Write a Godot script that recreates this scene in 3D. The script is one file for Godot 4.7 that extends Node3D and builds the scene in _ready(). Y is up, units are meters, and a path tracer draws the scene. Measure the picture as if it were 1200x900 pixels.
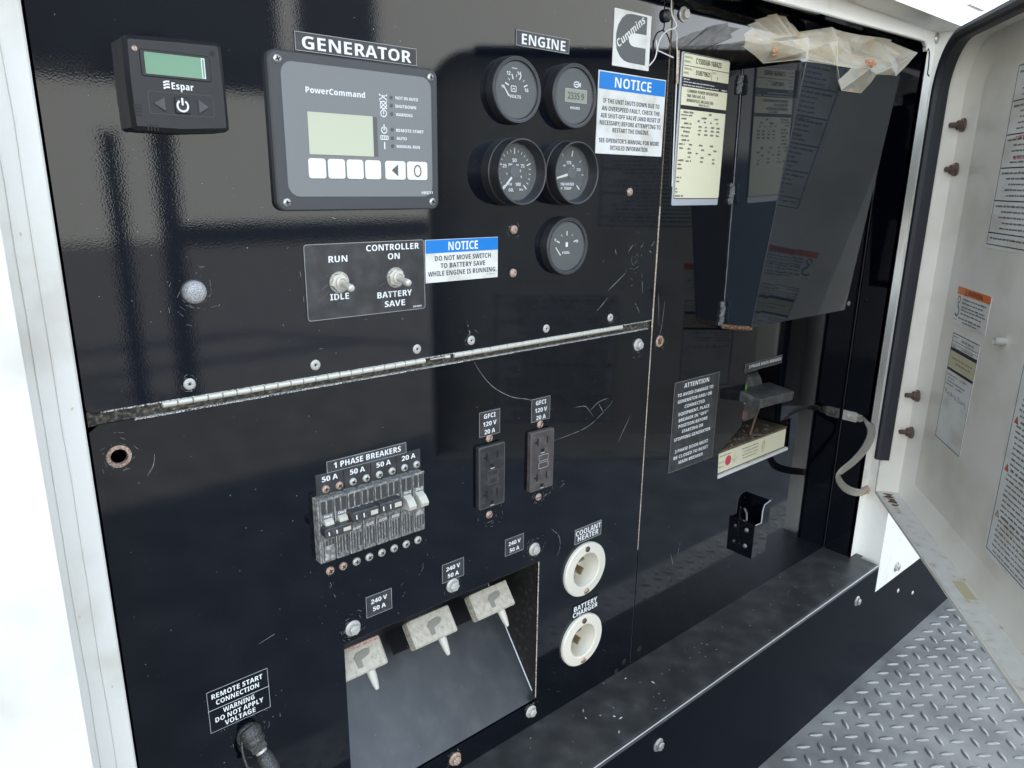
extends Node3D
# All builders take millimetres. World: x right along the panel, y up, z out of the panel towards the viewer; the panel face is z = 0.
const MM := 0.001
var M := {}
var font: SystemFont
var thin: SystemFont
var cap_low := 0.0
var cap_high := 1.0
var rng := RandomNumberGenerator.new()
var screw_mesh := {}

# ---------------------------------------------------------------- scene order: camera, sky, sun, exposure, structure, objects
func _ready() -> void:
	rng.seed = 7
	camera_and_light()
	materials()
	enclosure()
	deck()
	panels()
	sill()
	hinge_line()
	hmi()
	heater_controller()
	gauges()
	upper_labels()
	toggles()
	breakers()
	outlets()
	socket_recess()
	inlets()
	remote_start()
	main_breaker()
	nameplate()
	document_box()
	plastic_bag()
	latch_bracket()
	bonding_strap()
	door()
	wires()
	yard()

func camera_and_light() -> void:
	var cam := Camera3D.new()
	cam.name = "camera"
	var fpx := 848.4677
	cam.fov = rad_to_deg(2.0 * atan(450.0 / fpx))
	cam.near = 0.02
	cam.far = 400.0
	var right := Vector3(0.76396877, 0.01257294, 0.64513072)
	var down := Vector3(-0.16215348, -0.96398402, 0.21081047)
	var ahead := Vector3(0.62454621, -0.2656628, -0.73441494)
	cam.transform = Transform3D(Basis(right, -down, -ahead), Vector3(0, 0, 0.534))
	add_child(cam)
	cam.current = true
	var sky_mat := ProceduralSkyMaterial.new()
	sky_mat.sky_top_color = Color(0.49, 0.54, 0.60)
	sky_mat.sky_horizon_color = Color(0.90, 0.90, 0.88)
	sky_mat.sky_curve = 0.12
	sky_mat.sky_energy_multiplier = 1.5
	sky_mat.ground_bottom_color = Color(0.30, 0.29, 0.27)
	sky_mat.ground_horizon_color = Color(0.55, 0.56, 0.56)
	var sky := Sky.new()
	sky.sky_material = sky_mat
	var env := Environment.new()
	env.background_mode = Environment.BG_SKY
	env.sky = sky
	env.tonemap_mode = Environment.TONE_MAPPER_LINEAR
	env.tonemap_exposure = 3.75
	env.sdfgi_enabled = true
	env.ssao_enabled = true
	env.ssil_enabled = true
	var we := WorldEnvironment.new()
	we.name = "world"
	we.environment = env
	add_child(we)
	var sun := DirectionalLight3D.new()
	sun.name = "sun"
	sun.light_energy = 1.4
	sun.light_color = Color(1.0, 0.95, 0.87)
	sun.light_angular_distance = 0.5
	sun.shadow_enabled = true
	var to_sun := Vector3(0.42, 0.66, -0.62).normalized()
	add_child(sun)
	sun.look_at_from_position(to_sun * 10.0, Vector3.ZERO, Vector3.UP)

# ---------------------------------------------------------------- materials
func lin(r: float, g: float, b: float) -> Color:
	return Color(r, g, b).linear_to_srgb()

func mat(name_: String, c: Color, rough: float, metal := 0.0, spec := 0.5) -> StandardMaterial3D:
	var m := StandardMaterial3D.new()
	m.resource_name = name_
	m.albedo_color = c
	m.roughness = rough
	m.metallic = metal
	m.metallic_specular = spec
	M[name_] = m
	return m

func noise(seed_: int, freq: float, oct := 4, typ := FastNoiseLite.TYPE_SIMPLEX_SMOOTH) -> FastNoiseLite:
	var n := FastNoiseLite.new()
	n.seed = seed_
	n.frequency = freq
	n.noise_type = typ
	n.fractal_octaves = oct
	return n

func noise_tex(seed_: int, freq: float, oct: int, stops: Array, size := 512) -> NoiseTexture2D:
	var t := NoiseTexture2D.new()
	t.width = size
	t.height = size
	t.seamless = true
	t.noise = noise(seed_, freq, oct)
	if stops:
		var g := Gradient.new()
		var off := PackedFloat32Array()
		var col := PackedColorArray()
		for s in stops:
			off.append(s[0])
			col.append(s[1])
		g.offsets = off
		g.colors = col
		t.color_ramp = g
	return t

func bump_tex(seed_: int, freq: float, oct: int, strength: float, size := 512) -> NoiseTexture2D:
	var t := noise_tex(seed_, freq, oct, [], size)
	t.as_normal_map = true
	t.bump_strength = strength
	return t

func grain(m: StandardMaterial3D, tex: Texture2D, per_metre: float) -> void:
	m.albedo_texture = tex
	m.uv1_triplanar = true
	m.uv1_world_triplanar = true
	m.uv1_scale = Vector3.ONE * per_metre

func bumpy(m: StandardMaterial3D, tex: Texture2D, per_metre: float, k: float) -> void:
	m.normal_enabled = true
	m.normal_texture = tex
	m.normal_scale = k
	m.uv1_triplanar = true
	m.uv1_world_triplanar = true
	m.uv1_scale = Vector3.ONE * per_metre

func grey(v: float) -> Color:
	return lin(v, v, v)

func materials() -> void:
	font = SystemFont.new()
	font.font_names = PackedStringArray(["Droid Sans"])
	font.font_weight = 700
	thin = SystemFont.new()
	thin.font_names = PackedStringArray(["Droid Sans"])
	thin.font_weight = 400
	var h := TextMesh.new()
	h.font = font
	h.font_size = 48
	h.pixel_size = 0.01
	h.depth = 0.0
	h.text = "H"
	var hb := h.get_aabb()
	cap_low = hb.position.y
	cap_high = hb.end.y
	var peel := bump_tex(3, 0.052, 2, 6.0)
	var m := mat("gloss_black", lin(0.0022, 0.0036, 0.0070), 0.03, 0.0, 0.62)
	bumpy(m, peel, 22.0, 0.011)
	m = mat("gloss_black_smooth", lin(0.0014, 0.0025, 0.0050), 0.05, 0.0, 0.57)
	bumpy(m, peel, 22.0, 0.009)
	m = mat("gloss_black_right", lin(0.0014, 0.0024, 0.0046), 0.035, 0.0, 0.58)
	bumpy(m, peel, 22.0, 0.005)
	mat("satin_black", lin(0.0028, 0.0042, 0.0072), 0.3, 0.0, 0.13)
	mat("box_black", lin(0.013, 0.018, 0.024), 0.04, 0.0, 0.9)
	m = mat("dusty_black", Color.WHITE, 0.42, 0.0, 0.5)
	grain(m, noise_tex(11, 0.012, 5, [[0.2, grey(0.028)], [0.5, grey(0.037)], [0.75, grey(0.048)], [0.92, lin(0.066, 0.064, 0.06)]]), 3.2)
	m = mat("slope_grey", Color.WHITE, 0.38, 0.0, 0.6)
	grain(m, noise_tex(12, 0.01, 5, [[0.2, lin(0.024, 0.026, 0.029)], [0.6, lin(0.035, 0.037, 0.040)], [0.85, lin(0.052, 0.052, 0.050)]]), 6.0)
	m = mat("recess_wall", Color.WHITE, 0.6)
	grain(m, noise_tex(13, 0.03, 4, [[0.3, grey(0.008)], [0.65, lin(0.014, 0.012, 0.009)], [0.8, lin(0.05, 0.038, 0.022)]]), 7.0)
	m = mat("white_paint", Color.WHITE, 0.33)
	grain(m, noise_tex(14, 0.006, 5, [[0.12, lin(0.60, 0.57, 0.51)], [0.35, lin(0.695, 0.68, 0.63)], [0.8, lin(0.715, 0.70, 0.655)]]), 2.5)
	m = mat("door_paint", Color.WHITE, 0.36)
	grain(m, noise_tex(15, 0.006, 5, [[0.15, lin(0.64, 0.59, 0.50)], [0.5, lin(0.74, 0.70, 0.615)], [0.85, lin(0.77, 0.735, 0.66)]]), 3.0)
	m = mat("dirty_white", Color.WHITE, 0.55)
	grain(m, noise_tex(16, 0.02, 6, [[0.05, lin(0.36, 0.27, 0.17)], [0.14, lin(0.60, 0.54, 0.44)], [0.32, lin(0.72, 0.68, 0.61)], [0.9, lin(0.77, 0.74, 0.68)]]), 4.0)
	mat("rubber", lin(0.018, 0.02, 0.024), 0.55)
	m = mat("label_black", Color.WHITE, 0.36)
	grain(m, noise_tex(44, 0.02, 5, [[0.2, grey(0.030)], [0.6, lin(0.043, 0.0435, 0.045)], [0.9, grey(0.062)]], 256), 9.0)
	mat("label_edge", grey(0.45), 0.4)
	mat("print_white", lin(0.78, 0.78, 0.77), 0.5)
	mat("print_dim", lin(0.40, 0.41, 0.42), 0.5)
	mat("print_black", grey(0.016), 0.5)
	mat("print_grey", grey(0.10), 0.5)
	m = mat("label_white", Color.WHITE, 0.4)
	grain(m, noise_tex(45, 0.012, 5, [[0.15, lin(0.60, 0.57, 0.50)], [0.4, lin(0.70, 0.685, 0.63)], [0.8, lin(0.74, 0.73, 0.69)]], 256), 7.0)
	mat("label_blue", lin(0.008, 0.19, 0.56), 0.4)
	mat("label_orange", lin(0.72, 0.17, 0.035), 0.4)
	mat("label_cream", lin(0.76, 0.71, 0.50), 0.45)
	mat("label_red", lin(0.6, 0.05, 0.10), 0.45)
	mat("label_tan", lin(0.55, 0.5, 0.3), 0.5)
	m = mat("hmi_face", lin(0.185, 0.188, 0.188), 0.38)
	m = mat("hmi_bezel", lin(0.050, 0.052, 0.055), 0.42)
	mat("hmi_key", lin(0.78, 0.77, 0.70), 0.45)
	mat("hmi_screen", lin(0.50, 0.515, 0.385), 0.22)
	mat("led_dark", lin(0.075, 0.08, 0.085), 0.3)
	mat("soft_black", lin(0.016, 0.0165, 0.018), 0.42)
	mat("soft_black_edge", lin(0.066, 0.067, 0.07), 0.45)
	mat("lcd_green", lin(0.20, 0.34, 0.23), 0.15)
	mat("lcd_grey", lin(0.27, 0.28, 0.20), 0.3)
	mat("dial_black", lin(0.046, 0.046, 0.044), 0.5)
	mat("needle", lin(0.72, 0.70, 0.64), 0.4)
	m = mat("lens_glass", Color(0.9, 0.92, 0.92, 0.07), 0.05)
	m.transparency = BaseMaterial3D.TRANSPARENCY_ALPHA
	m = mat("steel", Color.WHITE, 0.34, 0.85)
	grain(m, noise_tex(17, 0.05, 4, [[0.2, lin(0.30, 0.28, 0.25)], [0.6, lin(0.55, 0.54, 0.52)], [0.9, lin(0.65, 0.64, 0.62)]], 256), 40.0)
	m = mat("zinc", Color.WHITE, 0.5, 0.35)
	grain(m, noise_tex(18, 0.08, 3, [[0.2, lin(0.33, 0.31, 0.28)], [0.6, lin(0.58, 0.56, 0.51)], [0.9, lin(0.70, 0.68, 0.63)]], 256), 60.0)
	m = mat("speckled_zinc", Color.WHITE, 0.5, 0.1)
	grain(m, noise_tex(19, 0.09, 2, [[0.3, grey(0.12)], [0.5, lin(0.36, 0.355, 0.35)], [0.75, grey(0.62)]], 256), 45.0)
	m = mat("rusty_screw", Color.WHITE, 0.55, 0.3)
	grain(m, noise_tex(20, 0.06, 4, [[0.2, lin(0.20, 0.10, 0.06)], [0.45, lin(0.42, 0.28, 0.21)], [0.8, lin(0.60, 0.50, 0.43)]], 256), 30.0)
	m = mat("rust", Color.WHITE, 0.8)
	grain(m, noise_tex(21, 0.05, 5, [[0.25, lin(0.04, 0.025, 0.018)], [0.5, lin(0.13, 0.06, 0.028)], [0.8, lin(0.30, 0.17, 0.09)]], 256), 22.0)
	m = mat("rusty_bolt", Color.WHITE, 0.7, 0.2)
	grain(m, noise_tex(22, 0.05, 5, [[0.25, lin(0.05, 0.035, 0.028)], [0.5, lin(0.12, 0.07, 0.05)], [0.8, lin(0.24, 0.17, 0.13)]], 256), 50.0)
	m = mat("weld", Color.WHITE, 0.5, 0.3)
	grain(m, noise_tex(23, 0.07, 5, [[0.25, grey(0.02)], [0.5, grey(0.12)], [0.8, grey(0.40)]], 256), 45.0)
	m = mat("hinge_metal", lin(0.60, 0.57, 0.49), 0.42, 0.3)
	m = mat("hinge_leaf", Color.WHITE, 0.6, 0.2)
	grain(m, noise_tex(24, 0.03, 5, [[0.2, grey(0.015)], [0.5, lin(0.06, 0.055, 0.045)], [0.75, lin(0.16, 0.13, 0.09)], [0.9, lin(0.34, 0.31, 0.26)]], 512), 14.0)
	m = mat("chipped_edge", Color.WHITE, 0.6)
	grain(m, noise_tex(25, 0.06, 4, [[0.3, grey(0.015)], [0.42, grey(0.10)], [0.55, lin(0.5, 0.48, 0.44)], [0.8, lin(0.68, 0.66, 0.6)]], 512), 16.0)
	m = mat("sealant", Color.WHITE, 0.6)
	grain(m, noise_tex(26, 0.05, 4, [[0.3, lin(0.10, 0.06, 0.04)], [0.45, lin(0.36, 0.28, 0.22)], [0.7, lin(0.66, 0.61, 0.52)]], 512), 16.0)
	m = mat("breaker_body", Color.WHITE, 0.55)
	grain(m, noise_tex(27, 0.05, 5, [[0.2, grey(0.075)], [0.5, lin(0.16, 0.157, 0.15)], [0.75, lin(0.23, 0.225, 0.21)], [0.9, lin(0.36, 0.35, 0.33)]], 512), 10.0)
	m = mat("breaker_edge", Color.WHITE, 0.6)
	grain(m, noise_tex(28, 0.05, 4, [[0.3, grey(0.14)], [0.6, lin(0.30, 0.29, 0.27)], [0.85, lin(0.46, 0.44, 0.40)]], 256), 12.0)
	mat("breaker_groove", lin(0.045, 0.044, 0.042), 0.6)
	mat("breaker_handle", lin(0.50, 0.47, 0.40), 0.5)
	m = mat("tie_bar", Color.WHITE, 0.45)
	grain(m, noise_tex(29, 0.05, 4, [[0.3, grey(0.035)], [0.7, grey(0.06)], [0.9, grey(0.085)]], 256), 12.0)
	mat("dark_slot", grey(0.004), 0.6)
	m = mat("outlet_black", Color.WHITE, 0.4)
	grain(m, noise_tex(30, 0.03, 5, [[0.3, grey(0.024)], [0.6, grey(0.032)], [0.85, grey(0.048)]], 256), 9.0)
	m = mat("outlet_brown", Color.WHITE, 0.45)
	grain(m, noise_tex(31, 0.03, 5, [[0.3, lin(0.062, 0.050, 0.046)], [0.6, lin(0.078, 0.065, 0.060)], [0.85, lin(0.10, 0.088, 0.082)]], 256), 9.0)
	m = mat("cast_lid", Color.WHITE, 0.7, 0.15)
	grain(m, noise_tex(32, 0.035, 6, [[0.08, lin(0.26, 0.21, 0.14)], [0.3, lin(0.41, 0.37, 0.295)], [0.7, lin(0.48, 0.445, 0.365)], [0.95, lin(0.56, 0.53, 0.45)]], 512), 9.0)
	bumpy(m, bump_tex(33, 0.08, 4, 8.0, 256), 9.0, 0.15)
	mat("lid_mark", lin(0.21, 0.195, 0.155), 0.7)
	m = mat("inlet_white", lin(0.66, 0.62, 0.52), 0.42)
	mat("brass_dull", lin(0.34, 0.27, 0.16), 0.4, 0.7)
	m = mat("connector", Color.WHITE, 0.5, 0.1)
	grain(m, noise_tex(34, 0.05, 5, [[0.3, grey(0.02)], [0.6, lin(0.06, 0.058, 0.055)], [0.85, lin(0.2, 0.19, 0.17)]], 256), 40.0)
	m = mat("smoke_plastic", Color.WHITE, 0.35)
	grain(m, noise_tex(35, 0.03, 5, [[0.3, lin(0.042, 0.042, 0.04)], [0.6, lin(0.062, 0.062, 0.059)], [0.85, lin(0.11, 0.105, 0.098)]], 256), 7.0)
	m = mat("dirt_brown", Color.WHITE, 0.9)
	grain(m, noise_tex(36, 0.05, 5, [[0.2, lin(0.03, 0.028, 0.022)], [0.5, lin(0.10, 0.085, 0.06)], [0.8, lin(0.26, 0.17, 0.09)]], 256), 28.0)
	mat("green_flag", lin(0.10, 0.50, 0.03), 0.4)
	mat("strap", lin(0.33, 0.31, 0.25), 0.75)
	m = M["strap"]
	bumpy(m, bump_tex(37, 0.12, 2, 8.0, 256), 60.0, 0.5)
	m = mat("bag_film", Color(0.86, 0.82, 0.72, 0.55), 0.3)
	m.transparency = BaseMaterial3D.TRANSPARENCY_ALPHA
	m.backlight_enabled = true
	m.backlight = Color(0.5, 0.47, 0.40)
	m.albedo_texture = noise_tex(38, 0.02, 5, [[0.2, Color(0.70, 0.60, 0.45, 0.68)], [0.42, Color(0.82, 0.77, 0.67, 0.5)], [0.8, Color(0.90, 0.87, 0.80, 0.32)]], 512)
	m.albedo_color = Color(1, 1, 1, 1)
	m.uv1_triplanar = true
	m.uv1_world_triplanar = true
	m.uv1_scale = Vector3.ONE * 6.0
	m = mat("bag_crease", Color(0.88, 0.84, 0.75, 0.45), 0.35)
	m.transparency = BaseMaterial3D.TRANSPARENCY_ALPHA
	mat("bag_paper", lin(0.36, 0.31, 0.22), 0.7)
	m = mat("bag_stain", Color.WHITE, 0.7)
	grain(m, noise_tex(47, 0.05, 4, [[0.2, lin(0.24, 0.08, 0.03)], [0.5, lin(0.42, 0.2, 0.09)], [0.8, lin(0.55, 0.4, 0.25)]], 256), 30.0)
	m = mat("tread_plate", Color.WHITE, 0.5, 0.3)
	grain(m, noise_tex(39, 0.008, 5, [[0.2, lin(0.15, 0.142, 0.13)], [0.5, lin(0.20, 0.19, 0.175)], [0.85, lin(0.25, 0.238, 0.218)]], 512), 2.5)
	m = mat("tread_lug", Color.WHITE, 0.34, 0.4)
	grain(m, noise_tex(40, 0.02, 4, [[0.2, lin(0.19, 0.183, 0.17)], [0.6, lin(0.275, 0.265, 0.248)]], 256), 8.0)
	m = mat("asphalt", Color.WHITE, 0.85)
	grain(m, noise_tex(41, 0.02, 6, [[0.2, lin(0.075, 0.078, 0.08)], [0.5, lin(0.098, 0.10, 0.102)], [0.8, lin(0.125, 0.126, 0.126)]], 512), 0.4)
	mat("shed_wall", lin(0.40, 0.425, 0.43), 0.7)
	mat("shed_dark", lin(0.012, 0.020, 0.033), 0.7)
	mat("scratch", lin(0.36, 0.36, 0.34), 0.6)
	mat("dust", lin(0.5, 0.49, 0.46), 0.9)
	mat("wire_white", lin(0.72, 0.70, 0.66), 0.5)
	mat("silver_back", lin(0.55, 0.57, 0.60), 0.35, 0.3)
	mat("tape_yellow", lin(0.60, 0.53, 0.32), 0.5)

# ---------------------------------------------------------------- node helpers
func thing(called: String, label: String, category: String, at := Vector3.ZERO, group := "") -> Node3D:
	var o := Node3D.new()
	o.name = called
	add_child(o, true)
	o.position = at * MM
	o.set_meta("label", label)
	o.set_meta("category", category)
	if group:
		o.set_meta("group", group)
	return o

func put(parent: Node, called: String, mesh: Mesh, material: Material, at := Vector3.ZERO, turn := Basis()) -> MeshInstance3D:
	var o := MeshInstance3D.new()
	o.name = called
	o.mesh = mesh
	if material:
		o.material_override = material
	o.transform = Transform3D(turn, at * MM)
	parent.add_child(o, true)
	return o

func structure(called: String, mesh: Mesh, material: Material, at := Vector3.ZERO) -> MeshInstance3D:
	var o := put(self, called, mesh, material, at)
	o.set_meta("kind", "structure")
	return o

# ---------------------------------------------------------------- mesh helpers (mm in, metres out)
func new_st() -> SurfaceTool:
	var st := SurfaceTool.new()
	st.begin(Mesh.PRIMITIVE_TRIANGLES)
	return st

func tri(st: SurfaceTool, a: Vector3, b: Vector3, c: Vector3, na := Vector3.ZERO, nb := Vector3.ZERO, nc := Vector3.ZERO) -> void:
	# a, b, c counter-clockwise seen from outside
	if na == Vector3.ZERO:
		na = (b - a).cross(c - a).normalized()
		nb = na
		nc = na
	st.set_normal(na)
	st.add_vertex(a * MM)
	st.set_normal(nc)
	st.add_vertex(c * MM)
	st.set_normal(nb)
	st.add_vertex(b * MM)

func quad(st: SurfaceTool, a: Vector3, b: Vector3, c: Vector3, d: Vector3) -> void:
	tri(st, a, b, c)
	tri(st, a, c, d)

func area(poly: PackedVector2Array) -> float:
	var s := 0.0
	for i in poly.size():
		s += poly[i].cross(poly[(i + 1) % poly.size()])
	return s * 0.5

func rrect(cx: float, cy: float, w: float, h: float, r := 0.0, seg := 4) -> PackedVector2Array:
	var out := PackedVector2Array()
	if r <= 0.0:
		out.append_array([Vector2(cx - w / 2, cy - h / 2), Vector2(cx + w / 2, cy - h / 2), Vector2(cx + w / 2, cy + h / 2), Vector2(cx - w / 2, cy + h / 2)])
		return out
	for k in 4:
		var c := Vector2(cx + (w / 2 - r) * (1 if k == 1 or k == 2 else -1), cy + (h / 2 - r) * (1 if k >= 2 else -1))
		for i in seg + 1:
			var a := PI + (k + float(i) / seg) * PI / 2
			out.append(c + Vector2(cos(a), sin(a)) * r)
	return out

func box2(x0: float, y0: float, x1: float, y1: float, r := 0.0) -> PackedVector2Array:
	return rrect((x0 + x1) / 2, (y0 + y1) / 2, absf(x1 - x0), absf(y1 - y0), r)

func circle(cx: float, cy: float, r: float, n := 24) -> PackedVector2Array:
	var out := PackedVector2Array()
	for i in n:
		out.append(Vector2(cx + r * cos(TAU * i / n), cy + r * sin(TAU * i / n)))
	return out

func inset(p: PackedVector2Array, d: float) -> PackedVector2Array:
	var out := PackedVector2Array()
	var n := p.size()
	for i in n:
		var e0 := (p[i] - p[(i + n - 1) % n]).normalized()
		var e1 := (p[(i + 1) % n] - p[i]).normalized()
		var n0 := Vector2(-e0.y, e0.x)
		var n1 := Vector2(-e1.y, e1.x)
		var b := n0 + n1
		out.append(p[i] + b * (d / maxf(0.5, 1.0 + n0.dot(n1))))
	return out

func cap(st: SurfaceTool, p: PackedVector2Array, z: float, up := true) -> void:
	var t := Geometry2D.triangulate_polygon(p)
	for i in range(0, t.size(), 3):
		var a := p[t[i]]
		var b := p[t[i + 1]]
		var c := p[t[i + 2]]
		if ((b - a).cross(c - a) > 0.0) != up:
			var q := b
			b = c
			c = q
		tri(st, Vector3(a.x, a.y, z), Vector3(b.x, b.y, z), Vector3(c.x, c.y, z))

func wall_loop(st: SurfaceTool, p: PackedVector2Array, z0: float, q: PackedVector2Array, z1: float) -> void:
	var n := p.size()
	var nn := []
	for i in n:
		var a := Vector3(p[i].x, p[i].y, z0)
		var b := Vector3(p[(i + 1) % n].x, p[(i + 1) % n].y, z0)
		var c := Vector3(q[i].x, q[i].y, z1)
		nn.append((b - a).cross(c - a).normalized())
	for i in n:
		var j := (i + 1) % n
		var na: Vector3 = nn[i]
		var nb: Vector3 = nn[i]
		var prev: Vector3 = nn[(i + n - 1) % n]
		var next: Vector3 = nn[j]
		if na.dot(prev) > 0.78:
			na = (na + prev).normalized()
		if nb.dot(next) > 0.78:
			nb = (nb + next).normalized()
		var a := Vector3(p[i].x, p[i].y, z0)
		var b := Vector3(p[j].x, p[j].y, z0)
		var c := Vector3(q[j].x, q[j].y, z1)
		var d := Vector3(q[i].x, q[i].y, z1)
		tri(st, a, b, c, na, nb, nb)
		tri(st, a, c, d, na, nb, na)

func add_prism(st: SurfaceTool, poly: PackedVector2Array, z0: float, z1: float, bev := 0.0, back := false) -> void:
	var p := poly
	if area(p) < 0.0:
		p = p.duplicate()
		p.reverse()
	if bev > 0.0:
		var q := inset(p, bev)
		wall_loop(st, p, z0, p, z1 - bev)
		wall_loop(st, p, z1 - bev, q, z1)
		cap(st, q, z1)
	else:
		wall_loop(st, p, z0, p, z1)
		cap(st, p, z1)
	if back:
		cap(st, p, z0, false)

func prism(poly: PackedVector2Array, z0: float, z1: float, bev := 0.0, back := false) -> ArrayMesh:
	var st := new_st()
	add_prism(st, poly, z0, z1, bev, back)
	return st.commit()

func flat(poly: PackedVector2Array, z: float) -> ArrayMesh:
	var st := new_st()
	cap(st, poly, z)
	return st.commit()

func add_box(st: SurfaceTool, a: Vector3, b: Vector3) -> void:
	add_prism(st, box2(a.x, a.y, b.x, b.y), a.z, b.z, 0.0, true)

func box(a: Vector3, b: Vector3) -> ArrayMesh:
	var st := new_st()
	add_box(st, a, b)
	return st.commit()

func quad_mesh(a: Vector3, b: Vector3, c: Vector3, d: Vector3) -> ArrayMesh:
	var st := new_st()
	quad(st, a, b, c, d)
	return st.commit()

func add_lathe(st: SurfaceTool, prof: Array, n := 28, centre := Vector3.ZERO) -> void:
	# prof: [radius, z] from the outside back to the centre front
	for k in prof.size() - 1:
		var a: Array = prof[k]
		var b: Array = prof[k + 1]
		var d := Vector2(b[0] - a[0], b[1] - a[1])
		if d.length() < 1e-5:
			continue
		var nr := Vector2(d.y, -d.x).normalized()
		for i in n:
			var t0 := TAU * i / n
			var t1 := TAU * (i + 1) / n
			var e0 := Vector3(cos(t0), sin(t0), 0)
			var e1 := Vector3(cos(t1), sin(t1), 0)
			var z := Vector3(0, 0, 1)
			var n0 := e0 * nr.x + z * nr.y
			var n1 := e1 * nr.x + z * nr.y
			var p00: Vector3 = centre + e0 * a[0] + z * a[1]
			var p10: Vector3 = centre + e1 * a[0] + z * a[1]
			var p01: Vector3 = centre + e0 * b[0] + z * b[1]
			var p11: Vector3 = centre + e1 * b[0] + z * b[1]
			if a[0] > 1e-5:
				tri(st, p00, p10, p11, n0, n1, n1)
			if b[0] > 1e-5:
				tri(st, p00, p11, p01, n0, n1, n0)

func lathe(prof: Array, n := 28) -> ArrayMesh:
	var st := new_st()
	add_lathe(st, prof, n)
	return st.commit()

func add_tube(st: SurfaceTool, pts: Array, r: float, n := 8) -> void:
	var rings := []
	var up := Vector3(0.13, 0.31, 0.94).normalized()
	for i in pts.size():
		var a: Vector3 = pts[maxi(i - 1, 0)]
		var b: Vector3 = pts[mini(i + 1, pts.size() - 1)]
		var t := (b - a).normalized()
		var s := t.cross(up).normalized()
		var v := s.cross(t).normalized()
		var ring := []
		for k in n:
			var e := s * cos(TAU * k / n) + v * sin(TAU * k / n)
			ring.append([pts[i] + e * r, e])
		rings.append(ring)
	for i in pts.size() - 1:
		for k in n:
			var j := (k + 1) % n
			var a: Array = rings[i][k]
			var b: Array = rings[i][j]
			var c: Array = rings[i + 1][j]
			var d: Array = rings[i + 1][k]
			tri(st, a[0], c[0], b[0], a[1], c[1], b[1])
			tri(st, a[0], d[0], c[0], a[1], d[1], c[1])
	for e in [0, pts.size() - 1]:
		for k in n:
			var a: Array = rings[e][k]
			var b: Array = rings[e][(k + 1) % n]
			if e == 0:
				tri(st, pts[e], a[0], b[0])
			else:
				tri(st, pts[e], b[0], a[0])

func tube(pts: Array, r: float, n := 8) -> ArrayMesh:
	var st := new_st()
	add_tube(st, pts, r, n)
	return st.commit()

func curve_points(pts: Array, n := 6) -> Array:
	var c := Curve3D.new()
	for i in pts.size():
		var a: Vector3 = pts[maxi(i - 1, 0)]
		var b: Vector3 = pts[mini(i + 1, pts.size() - 1)]
		var t := (b - a) / 6.0
		c.add_point(pts[i], -t, t)
	var out := []
	for i in pts.size() - 1:
		for k in n:
			out.append(c.sample(i, float(k) / n))
	out.append(pts[pts.size() - 1])
	return out

# lettering: every line is [text, centre x, centre y, capital height, width (0 = natural), turn in degrees (optional)]
func add_text(st: SurfaceTool, line: Array, z: float, light := false) -> void:
	var t := TextMesh.new()
	t.font = thin if light else font
	t.font_size = 48
	t.pixel_size = 0.01
	t.depth = 0.0
	t.curve_step = 1.5
	t.text = line[0]
	var box_ := t.get_aabb()
	var sy: float = line[3] / (cap_high - cap_low)
	var sx: float = line[4] / box_.size.x if line[4] > 0.0 else sy
	var mid := Vector3(box_.get_center().x, (cap_low + cap_high) / 2, 0)
	var turn := Basis(Vector3.BACK, deg_to_rad(line[5] if line.size() > 5 else 0.0))
	var b := turn * Basis.from_scale(Vector3(sx, sy, 1))
	var tr := Transform3D(b, Vector3(line[1], line[2], z) - b * mid)
	tr = Transform3D(Basis.from_scale(Vector3.ONE * MM), Vector3.ZERO) * tr
	st.append_from(t, 0, tr)

func letters(parent: Node, lines: Array, m: Material, z: float, called := "lettering") -> MeshInstance3D:
	var st := SurfaceTool.new()
	st.begin(Mesh.PRIMITIVE_TRIANGLES)
	for l in lines:
		add_text(st, l, z, m == M["print_black"] and l[3] < 2.1)
	return put(parent, called, st.commit(), m)

# rows of word-long bars where the photograph's print is too small to read
func print_rows(parent: Node, rows: Array, m: Material, z: float, called := "small_print") -> void:
	var st := new_st()
	for r in rows:   # [x0, x1, y, height]
		var x: float = r[0]
		while x < r[1] - 0.6 * r[3]:
			var w: float = minf(r[1] - x, r[3] * rng.randf_range(1.6, 5.0))
			var y0: float = r[2] - r[3] / 2
			var hh: float = r[3] * rng.randf_range(0.75, 1.0)
			# letters: short upright strokes joined into words
			var c := x
			while c < x + w - 0.1:
				var lw: float = r[3] * rng.randf_range(0.22, 0.5)
				cap(st, box2(c, y0, minf(c + lw, x + w), y0 + hh * rng.randf_range(0.7, 1.0)), z)
				c += lw + r[3] * 0.16
			x += w + r[3] * 0.7
	put(parent, called, st.commit(), m).set_meta("kind", "stuff")

func frame_line(p: PackedVector2Array, w: float, z: float) -> ArrayMesh:
	var st := new_st()
	var q := inset(p, w)
	var n := p.size()
	for i in n:
		var j := (i + 1) % n
		quad(st, Vector3(p[i].x, p[i].y, z), Vector3(p[j].x, p[j].y, z), Vector3(q[j].x, q[j].y, z), Vector3(q[i].x, q[i].y, z))
	return st.commit()

func stroke(pts: Array, w: float, z: float, st: SurfaceTool) -> void:
	for i in pts.size() - 1:
		var a: Vector2 = pts[i]
		var b: Vector2 = pts[i + 1]
		var n := (b - a).normalized().orthogonal() * w * 0.5
		var p := PackedVector2Array([a - n, b - n, b + n, a + n])
		cap(st, p, z)

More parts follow.
